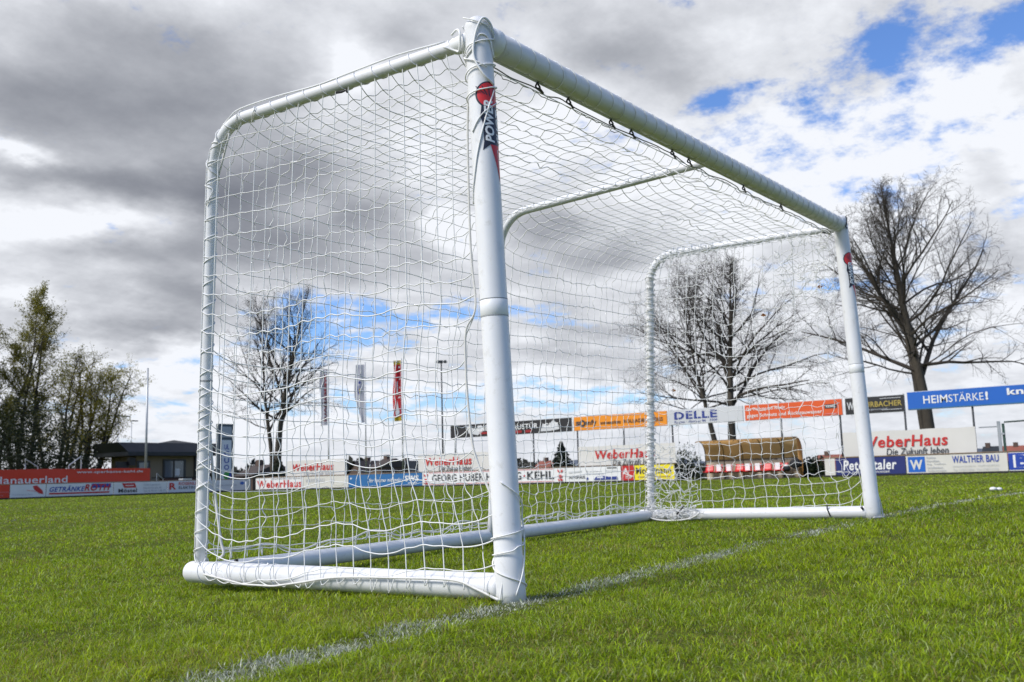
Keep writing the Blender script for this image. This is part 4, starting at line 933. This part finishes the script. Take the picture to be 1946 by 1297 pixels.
# leafy trees at the left
LEAF = [mat('spring leaf olive', (.24, .22, .03), .7, .3, 3, trans=.5), mat('spring leaf yellow', (.32, .29, .03), .7, .3, 3, trans=.5)]
IVY = mat('ivy leaf', (.018, .032, .008), .5, .35, 3)
def leaf_cloud(pts, size, rg, name, m, par):
    n = len(pts); a = rg.normal(0, 1, (n, 3)); a /= np.linalg.norm(a, axis=1, keepdims=True); b = np.cross(a, rg.normal(0, 1, (n, 3))); b /= np.linalg.norm(b, axis=1, keepdims=True)
    s = size * rg.uniform(.55, 1.3, (n, 1)); V = np.stack([pts - a * s, pts + b * s * .55, pts + a * s, pts - b * s * .55], 1).reshape(-1, 3)
    return quadmesh(name, V, np.arange(4 * n).reshape(n, 4), m, par)
def leafy_tree(base, H, half, seed, nst, label, leaf, nleaf, ivy, spread=.16, lean=(0, 0)):
    rg = np.random.default_rng(seed); base = np.asarray(base, float); t = thing('leafy_tree', base, label, 'tree', 'trees at the left of the clubhouse')
    tk, cr = MB(), MB(); tips = []; iv = []
    for s in range(nst):
        az = s * 2 * math.pi / nst + rg.uniform(-.4, .4); o = base + np.array([math.cos(az), math.sin(az), 0]) * .35 * (nst > 1)
        d0 = np.array([math.cos(az) * spread * rg.uniform(.6, 1.4) + lean[0], math.sin(az) * spread + lean[1], 1])
        P, R = grow(o, d0, H * rg.uniform(.84, 1), .17 if nst > 1 else .24, .02, 16, rg, .02, .05); tk.tube(P, R, 7)
        if ivy:
            for _ in range(int(2600 * ivy / nst)):
                f = rg.random() ** 1.3 * .55; i = int(f * 16); pt = lerp(P[i], P[i + 1], f * 16 - i); iv.append(pt + rg.normal(0, 1, 3) * (.16 + .16 * rg.random()) * np.array([1, 1, .6]))
        for q in range(26):
            f = .22 + .77 * (q + rg.random()) / 26; i = min(int(f * 16), 15); pt = lerp(P[i], P[i + 1], f * 16 - i)
            a2 = q * 2.4 + rg.uniform(-.6, .6); el = R_(rg.uniform(20, 62)); L = half * np.interp(f, [.2, .45, .75, 1], [.5, .9, .8, .3]) * rg.uniform(.6, 1.1)
            B, RB = grow(pt, np.array([math.cos(a2) * math.cos(el), math.sin(a2) * math.cos(el), math.sin(el)]), L, max(R[i] * .4, .022), .008, 6, rg, .05, .13); cr.tube(B, RB, 4, cap=False)
            for k in range(9):
                g = .25 + .75 * rg.random(); j = min(int(g * 6), 5); pb = lerp(B[j], B[j + 1], g * 6 - j)
                C, RC = grow(pb, B[j + 1] - B[j] + rg.normal(0, .3, 3), rg.uniform(.4, 1.2), .010, .005, 3, rg, .06, .2); cr.tube(C, RC, 3, cap=False); tips += [C[1], C[2], C[3]]
    tk.build('trunk', BARK, t, True); b = cr.build('crown', TWIG, t, True)
    tips = np.array(tips); idx = rg.integers(0, len(tips), nleaf)
    # foliage gathers in clumps: some twigs carry much more than others
    wgt = vnoise(tips[:, 0] + tips[:, 2] * .7, tips[:, 1] + tips[:, 2], .9, seed); pr = np.clip(wgt - .22, .05, 1); idx = rg.choice(len(tips), nleaf, p=pr / pr.sum())
    leaf_cloud(tips[idx] + rg.normal(0, .13, (nleaf, 3)), .062, rg, 'foliage', leaf, t)
    if iv: leaf_cloud(np.array(iv), .085, rg, 'ivy', IVY, t)
    return t
def at_y(px, c): q = on_y(px, 900, c); return np.array([q[0], q[1], 0.0])
leafy_tree(at_y(-28, 66), 16.6, 4.4, 41, 2, 'tallest olive leafed tree cut by the left picture edge', LEAF[0], 36000, 2.0)
leafy_tree(at_y(38, 66), 13.8, 3.0, 42, 3, 'thin leafed tree with a dark ivy covered trunk second from the left edge', LEAF[0], 14000, 1.8, .10)
leafy_tree(at_y(95, 68), 12.2, 2.6, 43, 2, 'slender leaning tree with sparse olive leaves left of the yellow green one', LEAF[0], 7000, .6, .08, (.10, 0))
leafy_tree(at_y(128, 69), 12.0, 2.5, 44, 3, 'open crowned tree with sparse leaves between slender neighbours', LEAF[0], 4200, .1, .10, (.10, 0))
leafy_tree(at_y(165, 67), 10.2, 3.1, 45, 4, 'yellow green leaning tree nearest the clubhouse', LEAF[1], 14000, .4, .14, (.16, 0))
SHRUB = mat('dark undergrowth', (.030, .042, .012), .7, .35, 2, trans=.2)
def shrub(c, size, n, seed, label, name='shrub', cat='shrub', m=None, ls=.09, kind=None, group=None):
    rg = np.random.default_rng(seed); c = np.asarray(c, float); P = rg.normal(0, 1, (n, 3)); P /= np.linalg.norm(P, axis=1, keepdims=True)
    P *= (rg.random((n, 1)) ** .45); P += .16 * np.stack([vnoise(P[:, 0] + 5, P[:, 2], .3, seed), vnoise(P[:, 1], P[:, 2], .3, seed + 1), vnoise(P[:, 0], P[:, 1], .3, seed + 2)], 1)
    P[:, 2] = np.abs(P[:, 2]) if kind != 'ball' else P[:, 2]
    t = thing(name, c, label, cat, group)
    leaf_cloud(c + P * np.asarray(size), ls, rg, 'foliage', m or SHRUB, t)
    mb = MB()
    for k in range(5):
        a = k * 1.26; mb.tube([c, c + np.array([math.cos(a) * size[0] * .3, math.sin(a) * size[1] * .3, size[2] * .6])], [.03, .01], 4)
    mb.build('stem', TWIG, t)
    return t
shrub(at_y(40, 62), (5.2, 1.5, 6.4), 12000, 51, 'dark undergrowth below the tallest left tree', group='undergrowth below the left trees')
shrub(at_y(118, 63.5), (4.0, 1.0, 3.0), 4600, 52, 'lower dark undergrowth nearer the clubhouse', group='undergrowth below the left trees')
shrub(cy(527, 900, 46.6), (.6, .6, 2.2), 2600, 53, 'dark ivy mound clasping the foot of the narrow topped bare tree', m=IVY)
shrub(cy(1304, 890, 46.0), (.9, 1.1, 1.9), 900, 54, 'twiggy dark shrub left of the dugout')
shrub(cy(1552, 890, 45.6), (.6, 1.0, 1.0), 1700, 55, 'low dark shrub right of the dugout', m=IVY)
shrub(np.array([120, 68.5, -1.5]), (1.7, 1.7, 4.6), 2200, 57, 'round dark tree just right of the conifer', name='round_tree', cat='tree', ls=.3)
# conifer with tiers
rg = np.random.default_rng(61); q = on_x(1068, 880, 110); cb = np.array([q[0], q[1], -.6]); P = []
for k in range(2600):
    h = rg.random(); tier = (h * 7) % 1; r = (1 - h) ** .8 * 2.5 * (1.15 - .55 * tier) * rg.random() ** .5; a = rg.random() * 6.28
    P.append(cb + np.array([r * math.cos(a), r * math.sin(a), .3 + h * 5.2 - r * .25]))
t = thing('conifer_tree', cb, 'dark pointed conifer beyond the boards right of the near goalpost', 'tree'); leaf_cloud(np.array(P), .24, rg, 'foliage', mat('conifer needles', (.012, .022, .012), .7, .3, 2), t)
mb = MB(); mb.tube([cb, cb + np.array([0, 0, 5])], [.2, .03], 6); mb.build('trunk', BARK, t)
# far woodland strip
FAR = mat('far woodland', (.045, .045, .036), .9, .3, .4)
rg = np.random.default_rng(63); a = rg.uniform(R_(14), R_(100), 15000); r = rg.uniform(150, 190, 15000); hgt = 1.6 + 3.2 * vnoise(a * 40, r * 0, 1.0, 66) + 1.2 * vnoise(a * 160, r * 0, 1.0, 67)
wd = np.stack([r * np.sin(a), r * np.cos(a), -2.4 + hgt * rg.random(15000) ** .7 * 1.25], 1)
leaf_cloud(wd, .75, rg, 'woodland', FAR, None); tag(bpy.data.objects['woodland'], 'far dark line of woods and hedges along the horizon', 'woods', kind='stuff')
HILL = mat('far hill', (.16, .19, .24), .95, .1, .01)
mb = MB(); V = []; aa = np.linspace(R_(5), R_(110), 90)
for q in aa: 
    h = 4 + 10 * vnoise(np.array([q * 9]), np.array([0.0]), 1, 71)[0] + 5 * vnoise(np.array([q * 31]), np.array([0.0]), 1, 72)[0]
    V += [(900 * math.sin(q), 900 * math.cos(q), -20), (760 * math.sin(q), 760 * math.cos(q), -20), (900 * math.sin(q), 900 * math.cos(q), h)]
mb.add(V, [(3 * i + 1, 3 * i + 4, 3 * i + 5, 3 * i + 2) for i in range(89)] + [(3 * i + 2, 3 * i + 5, 3 * i + 3, 3 * i) for i in range(89)])
tag(mb.build('hills', HILL, None, True), 'low blue grey hills on the horizon', 'hills', kind='structure')

# ------------------------------------------------------------ buildings
SLATE = mat('dark slate roof', (.022, .026, .030), .55, .3, 2.5); WALLM = mat('beige render', (.24, .195, .13), .85, .1, 1.2)
DARKG = mat('dark window frame', (.018, .016, .016), .4); GLASS = mat('window glass', (.09, .12, .16), .08, .2, .6, coat=1); WPANEL = mat('white panel', (.70, .70, .68), .6)
YB = 63.0
def bx(px, c=YB): return on_y(px, 890, c)[0]
t = thing('clubhouse', ((bx(213) + bx(405)) / 2, YB + 1.6, 0), 'low beige clubhouse with a dark slate hipped roof', 'clubhouse')
wx0, wx1 = bx(211, YB + 3.2), bx(372); wz = 2.95
mb = MB(); mb.box(((wx0 + wx1) / 2, YB + 1.6, wz / 2), ((wx1 - wx0) / 2, 1.6, wz / 2)); mb.build('wall', WALLM, t)
rx0, rx1 = bx(177, YB + 3.4), bx(416, YB - 1); tx0, tx1 = bx(223, YB - .35), bx(402, YB + .6)
zb, zt = 2.75, 3.72
mb = MB(); lo = [(rx0, YB - 1.0, zb), (rx1, YB - 1.0, zb), (rx1, YB + 3.4, zb), (rx0, YB + 3.4, zb)]; e = .28
mid = [(x, y, z + e) for x, y, z in lo]; hi = [(tx0, YB - .35, zt), (tx1, YB - .35, zt), (tx1, YB + 2.8, zt), (tx0, YB + 2.8, zt)]
mb.add(lo + mid + hi, [(0, 1, 5, 4), (1, 2, 6, 5), (2, 3, 7, 6), (3, 0, 4, 7), (4, 5, 9, 8), (5, 6, 10, 9), (6, 7, 11, 10), (7, 4, 8, 11), (8, 9, 10, 11), (3, 2, 1, 0)])
roof = mb.build('roof', SLATE, t)
mb = MB(); c = (bx(352), YB + 1, zt); mb.add([(c[0] - 1.3, c[1] - 1, zt), (c[0] + 1.3, c[1] - 1, zt), (c[0] + 1.3, c[1] + 2, zt), (c[0] - 1.3, c[1] + 2, zt), (c[0], c[1] + .5, zt + .32)], [(0, 1, 4), (1, 2, 4), (2, 3, 4), (3, 0, 4)]); mb.build('roof_lantern', SLATE, roof)
def opening(p0, p1, z0, z1, name, panes, par=t, y=YB):
    x0, x1 = bx(p0), bx(p1); mb = MB(); mb.box(((x0 + x1) / 2, y - .03, (z0 + z1) / 2), ((x1 - x0) / 2, .045, (z1 - z0) / 2)); o = mb.build(name, DARKG, par)
    for a, b, m, nm in panes:
        mb = MB(); mb.box((bx((a + b) / 2), y - .085, (z0 + z1) / 2), ((bx(b) - bx(a)) / 2, .012, (z1 - z0) / 2 - .12)); mb.build(nm, m, o)
opening(219, 244, .95, 2.35, 'window', [(221, 242, DARKG, 'shutter')])
opening(259, 284, .6, 2.4, 'door', [(263, 280, GLASS, 'pane')])
opening(309, 352, .95, 2.50, 'window', [(312, 327, GLASS, 'pane'), (330.5, 347, GLASS, 'pane')])
x0 = bx(331); mb = MB(); mb.box((x0 + .22, YB - .105, 1.55), (.20, .006, .26)); mb.build('notice', WPANEL, t)
mb = MB(); mb.box((bx(247), YB - .15, 2.35), (.25, .15, .28)); mb.build('wall_lamp_box', DARKG, t)
mb = MB(); mb.box((bx(372) - .06, YB - .06, wz / 2), (.12, .07, wz / 2)); mb.build('corner_trim', DARKG, t)
# terrace furniture by the clubhouse
t = thing('terrace_wall', (bx(330), YB - 1.6, 0), 'dark red terrace wall below the clubhouse window', 'wall'); 
mb = MB(); mb.box(((bx(305, YB - 1.6) + bx(370, YB - 1.6)) / 2, YB - 1.6, .55), ((bx(370, YB - 1.6) - bx(305, YB - 1.6)) / 2, .1, .55)); mb.build('wall', mat('dark red panel', (.05, .014, .012), .7), t)
mb = MB(); mb.box(((bx(290, YB - 1.6) + bx(372, YB - 1.6)) / 2, YB - 1.6, 1.125), ((bx(372, YB - 1.6) - bx(290, YB - 1.6)) / 2, .14, .025)); mb.build('coping', RAILM, t)
yy = YB - 3.2; mb = MB(); mb.box(((bx(344, yy) + bx(361, yy)) / 2, yy, .62), ((bx(361, yy) - bx(344, yy)) / 2, .25, .40)); mb.box(((bx(344, yy) + bx(361, yy)) / 2, yy, .11), ((bx(361, yy) - bx(344, yy)) / 2 - .05, .2, .11)); o = mb.build('white_box', WPANEL, None); tag(o, 'white cabinet on the terrace under the clubhouse window', 'cabinet')
STEEL = mat('galvanised steel', (.42, .44, .46), .45, .1, 3, metal=.6)
mb = MB(); yy = YB - 3; a, b = on_y(298, 900, yy), on_y(310, 911, yy); mb.tube([a, b, b - np.array([0, 0, .7])], .035, 6); mb.tube([a, a - np.array([0, 0, .9])], .03, 6); tag(mb.build('handrail', STEEL, None), 'short sloping steel handrail in front of the clubhouse', 'handrail')
for k, pts, lab in ((0, [(48, 888), (48, 873), (72, 888)], 'grey steel frame above the banner nearer the left edge'), (1, [(131, 885), (154, 868), (154, 887)], 'grey steel frame above the banner nearer the clubhouse')):
    mb = MB(); p = [on_y(a, b, FY + 1.6) for a, b in pts]; mb.tube(p, .04, 6); i = 0 if k == 0 else 2; q = p[i].copy(); mb.tube([q, q * np.array([1, 1, 0])], .04, 6)
    j = 2 - i; q = p[j].copy(); mb.tube([q, q * np.array([1, 1, 0])], .04, 6); tag(mb.build('barrier_frame', STEEL, None), lab, 'steel frame', 'steel frames behind the red banner')
# houses behind
BRICK = mat('dark brick', (.10, .065, .05), .85, .2, 1); TILE = mat('brown roof tile', (.06, .045, .04), .8, .25, 1); TILER = mat('red roof tile', (.24, .075, .05), .8, .2, .6); WRENDER = mat('pale render', (.55, .55, .56), .8, .06, .6)
def house(p0, p1, ytop, X, wall, tile, label, gable=False, roof_f=.45, depth=7):
    a, b = on_x(p0, 890, X), on_x(p1, 890, X); y1, y0 = a[1], b[1]; top = on_x((p0 + p1) / 2, ytop, X)[2]; g = min(float(ground(np.array(X + 0.0), np.array((y0 + y1) / 2))), 0) - .3
    H = top - g; we = g + H * (1 - roof_f); t = thing('house', (X + depth / 2, (y0 + y1) / 2, g), label, 'house')
    mb = MB(); mb.box((X + depth / 2, (y0 + y1) / 2, (g + we) / 2), (depth / 2, (y1 - y0) / 2 - .15, (we - g) / 2)); mb.build('wall', wall, t)
    mb = MB(); o = .3; yc = (y0 + y1) / 2
    if gable:
        mb.add([(X - o, y0, we), (X - o, y1, we), (X - o, yc, top), (X + depth + o, y0, we), (X + depth + o, y1, we), (X + depth + o, yc, top)], [(0, 2, 5, 3), (1, 4, 5, 2), (0, 3, 4, 1)])
        g2 = MB(); g2.add([(X + .02, y0 + .3, we + .02), (X + .02, y1 - .3, we + .02), (X + .02, yc, top - .25)], [(0, 1, 2)]); r_ = mb.build('roof', tile, t); g2.build('gable', wall, t)
    else:
        mb.add([(X - o, y0, we), (X - o, y1, we), (X + depth / 2, y1, top), (X + depth / 2, y0, top), (X + depth + o, y0, we), (X + depth + o, y1, we)], [(0, 1, 2, 3), (3, 2, 5, 4), (0, 3, 4), (1, 5, 2), (0, 4, 5, 1)]); r_ = mb.build('roof', tile, t)
    mb = MB(); mb.box((X + depth / 2, yc + (y1 - y0) * .2, top + .05), (.3, .3, .45)); mb.build('chimney', BRICK, r_)
    for f_ in (.3, .7):
        yw = y0 + (y1 - y0) * f_; mb = MB(); mb.box((X - .02, yw, g + (we - g) * .6), (.03, .5, .55)); mb.build('window', GLASS, t)
house(445, 482, 884, 62, BRICK, TILE, 'low brown building just right of the pylon sign', depth=5, roof_f=.35)
house(486, 512, 887, 66, BRICK, TILE, 'small dark gabled house left of the narrow topped bare tree', True, .6, 5)
house(650, 700, 876, 95, BRICK, TILE, 'dark roofed house right of the first cream banner', True, .6)
house(702, 728, 872, 90, BRICK, TILE, 'tall dark brick house between two gabled ones', False, .25, 5)
house(728, 768, 876, 100, WRENDER, SLATE, 'pale gabled house with a slate roof left of the second cream banner', True, .55)
house(1002, 1040, 876, 120, BRICK, TILER, 'reddish house just right of the near goalpost')
house(1540, 1600, 864, 135, WRENDER, TILER, 'red roofed house right of the dugout', roof_f=.6)
house(1862, 1895, 848, 150, WRENDER, SLATE, 'grey roofed house right of the widest cream banner', roof_f=.6)
house(1900, 1990, 846, 160, WRENDER, TILER, 'red roofed house at the right picture edge', roof_f=.6)

# ------------------------------------------------------------ poles, flags, lamps, pylon
def p_at(px, py, Y): q = on_y(px, py, Y); return q
def pole_thing(px, ytop, Y, r, name, label, cat, m=None, group=None, head=None):
    top = on_y(px, ytop, Y); b = np.array([top[0], top[1], 0.0]); t = thing(name, b, label, cat, group)
    mb = MB(); mb.tube([b, top], [r, r * .65], 8); mb.build('pole', m or STEEL, t, True); return t, top
pole_thing(281, 700, FY + 2.4, .085, 'flagpole', 'bare grey flagpole in front of the clubhouse', 'flagpole')
for px, yt, Y, hw, lab in ((225, 792, 84, .85, 'double armed street lamp behind the clubhouse roof'), (250, 801, 90, .5, 'single armed street lamp behind the clubhouse roof')):
    t, top = pole_thing(px, yt, Y, .07, 'street_lamp', lab, 'street lamp')
    mb = MB()
    for s_ in ((-1, 1) if hw > .6 else (1,)):
        mb.box(top + np.array([s_ * hw * .75, 0, .05]), (hw * .62, .12, .05))
    mb.build('lamp_head', POLE, t)
t, top = pole_thing(838.5, 688, 47, .075, 'floodlight_mast', 'tall dark floodlight mast left of the near goalpost', 'floodlight', POLE)
uv = ROT[:, 0] * np.array([1, 1, 0]); uv /= np.linalg.norm(uv)
mb = MB(); mb.box(top + uv * -.10 + np.array([0, 0, .0]), (.22, .16, .10), [uv, np.cross((0, 0, 1), uv), (0, 0, 1)]); mb.box(top + uv * .30, (.10, .16, .10), [uv, np.cross((0, 0, 1), uv), (0, 0, 1)]); mb.box(top + np.array([0, 0, -.02]), (.48, .03, .03), [uv, np.cross((0, 0, 1), uv), (0, 0, 1)]); mb.build('floodlight_head', POLE, t)
FLAGC = mat('grey flag cloth', (.60, .60, .68), .8, .06, 1, trans=.5); FLAGR = mat('red flag cloth', (.52, .02, .03), .8, .06, 1, trans=.3); FLAGY = mat('yellow flag cloth', (.52, .36, .02), .8, .06, 1, trans=.3)
def flag(px, y0, y1, wpx, Y, label, style, seed):
    t, top = pole_thing(px, y0 - 4, Y, .06, 'banner_flag', label, 'flag', STEEL, 'tall flags beyond the boards')
    zt, zb = on_y(px, y0, Y)[2], on_y(px, y1, Y)[2]; dep = (top - CAM) @ -ROT[:, 2]; wd = wpx * dep / FPX; x0 = top[0]
    rg = np.random.default_rng(seed); nu, nv = 9, 30; r1, r2 = rg.random(2) * 6
    def cl(u, v, lift=0):      # u 0 at the pole .. 1 at the fly (to the left), v 0 top .. 1 bottom
        taper = 1 - (.55 * max(0, (v - .55) / .45) if style == 'crest' else 0) - .12 * math.sin(v * 7 + r1) * u
        wv = .16 * math.sin(u * 4 + v * 5 + r2) * u + .10 * math.sin(u * 9 - v * 3 + r1) * u
        base = np.array([x0, top[1], zt - (zt - zb) * v - .05 * u]); return base - uv * (wd * u * taper + .07) + np.cross((0, 0, 1.0), uv) * wv + np.cross(uv, (0, 0, 1.0)) * lift
    mb = MB(); mb.add([cl(i / (nu - 1), j / (nv - 1)) for i in range(nu) for j in range(nv)], [(i * nv + j, (i + 1) * nv + j, (i + 1) * nv + j + 1, i * nv + j + 1) for i in range(nu - 1) for j in range(nv - 1)],)
    ms = [FLAGC] if style != 'red' else [FLAGR, FLAGY]
    if style == 'red': mb.mi = [1 if (j < 2 or j > 26) else 0 for i in range(nu - 1) for j in range(nv - 1)]
    fo = mb.build('cloth', ms, t, True)
    def onflag(v2, f2, m, nm, lift=.03):
        mm = MB(); mm.add([cl(a, b, lift) for a, b in v2], f2); return mm.build(nm, m, t)
    if style == 'text':
        v, f = text2d('WEBERHAUS', .04); onflag([(.16 + .34 * q[1], .08 + .88 * (q[0])) for q in v], f, mat('print dred', PAL['dred'], .6), 'lettering')
    elif style == 'crest':
        sh = [(.42, .36), (.72, .36), (.74, .45), (.58, .53), (.40, .45)]; onflag(sh, [tuple(range(5))], mat('print dblue', PAL['dblue'], .6), 'emblem')
        onflag([(.40, .42), (.55, .42), (.55, .50), (.42, .48)], [(0, 1, 2, 3)], mat('print gold', PAL['gold'], .6), 'emblem', .06); onflag([(.5 + .12 * math.cos(q), .31 + .025 * math.sin(q)) for q in np.linspace(0, 6.28, 10)], [tuple(range(10))], mat('print dblue', PAL['dblue'], .6), 'emblem')
    else:
        v, f = text2d('DUPLO', .05); W_ = mat('flag white', (.66, .64, .64), .7, .05, 1)
        onflag([(.12, .10), (.88, .10), (.88, .13), (.12, .13)], [(0, 1, 2, 3)], W_, 'lettering')
        for k, (a, b) in enumerate(((.30, .32), (.44, .46), (.60, .62))): onflag([(.1, a), (.9, a + .01), (.9, b + .01), (.1, b)], [(0, 1, 2, 3)], W_, 'lettering')
        onflag([(.42, .34), (.58, .36), (.56, .58), (.40, .56)], [(0, 1, 2, 3)], W_, 'lettering'); onflag([(.5, .66), (.78, .86), (.24, .86)], [(0, 1, 2)], W_, 'lettering'); onflag([(.2, .84), (.8, .84), (.7, .92), (.3, .92)], [(0, 1, 2, 3)], mat('print pale', PAL['pale'], .6), 'emblem')
flag(624, 702, 808, 13, 62, 'grey flag with red vertical lettering, nearest the bare tree', 'text', 1)
flag(694, 693, 803, 18, 62, 'plain grey flag with a small gold and blue crest', 'crest', 2)
flag(763, 685, 800, 15, 62, 'red flag with yellow ends and white shapes', 'red', 3)
# pylon sign
Y = FY + 3.0; a, b = on_y(415, 905, Y), on_y(443, 905, Y); zt = on_y(429, 806, Y)[2]
t = thing('pylon_sign', ((a[0] + b[0]) / 2, Y, 0), 'tall narrow grey blue pylon sign with a green leaf emblem', 'pylon sign')
f = Face((a[0], Y, 0), (b[0], Y, 0), 0, zt)
mb = MB(); mb.box(((a[0] + b[0]) / 2, Y + .16, zt / 2), ((b[0] - a[0]) / 2, .15, zt / 2)); mb.build('pillar', mat('pylon grey', (.07, .09, .11), .5, .1, 1), t)
slab(f, pm('pale'), 'face_panel', t, .20, .86, .14, .76, .01, .012)
art(f, [('r', .08, .86, .80, .96, 'ltgrey'), ('p', circle(.60, .235, .26, .065, 20), 'green'), ('p', [(.62, .18), (.86, .2), (.86, .29), (.74, .28)], 'blue')], t, .02)
mb = MB()
for k, wd_ in enumerate(('UL', 'C', 'U', 'O')):
    v, g_ = text2d(wd_, .02); mb.add([f.p(.36 + .34 * q[0], .62 - .10 * k + .075 * q[1], .03) for q in v], g_)
mb.build('lettering', pm('blue'), t)
# gate frame on the right
GRN = mat('dark green steel', (.02, .06, .045), .5, .15, 3)
Xg = FX + 1.2; t = thing('gate_frame', cy(1900, 850, Xg), 'open gate frame of a grey post and dark green bars behind the right boards', 'gate')
P0, P1, P2 = on_x(1897, 801, Xg), on_x(1904, 801, Xg), on_x(2010, 795, Xg)
mb = MB(); mb.box((Xg, P0[1], P0[2] / 2), (.06, .06, P0[2] / 2)); mb.build('gate_post', STEEL, t)
mb = MB(); mb.box((Xg, P1[1] - .03, P1[2] / 2 - .05), (.045, .05, P1[2] / 2 - .05)); mb.build('hinge_post', GRN, t)
mb = MB(); mb.tube([P1 + np.array([0, -.08, -.04]), P2], .035, 8); mb.build('top_bar', GRN, t)
mb = MB(); mb.box((Xg - .07, P1[1] + .02, P1[2] - .55), (.03, .09, .04)); mb.build('hinge', STEEL, t)
mb = MB(); q0, q1 = on_x(1860, 813, Xg), on_x(1896, 811, Xg); mb.tube([q0, q1], .025, 6); mb.build('side_bar', STEEL, t)
# white object on the line
p = on_z(1888, 935, .03); t_ = thing('line_marker', p * np.array([1, 1, 0]) + np.array([0, 0, float(ground(p[0], p[1]))]), 'small white lump lying on the goal line beyond the far post', 'marker')
mb = MB(); rg = np.random.default_rng(5); mb.sphere((p[0], p[1], float(ground(p[0], p[1])) + .03), (.055, .05, .028), 12, 8); mb.sphere((p[0] + .07, p[1] - .06, float(ground(p[0], p[1])) + .025), (.04, .045, .025), 10, 6); mb.build('cloth', WPANEL, t_, True)
# dead leaves caught in the net and on the grass
LF = mat('dry leaf', (.30, .12, .03), .8)
for k, (px, py, X) in enumerate(((1608, 440 - 40, None), (1558, 546, 4.10), (1451, 600, 4.11), (1280, 743, 4.13))):
    if X is None: continue
    c = on_x(px, py, X); mb = MB(); mb.add([c + (0, -.022, 0), c + (.006, 0, -.008), c + (0, .022, .002), c + (-.006, 0, .012), c + (.004, .004, .018)], [(0, 1, 2, 4), (0, 4, 3), (3, 4, 2)])
    tag(mb.build('dry_leaf', LF, None), ('', 'small brown dead leaf caught high in the far side net by the post', 'small brown dead leaf caught in the middle of the far side net', 'small brown dead leaf caught low in the far side net near the rear tube')[k], 'leaf', 'dead leaves caught in the far net')
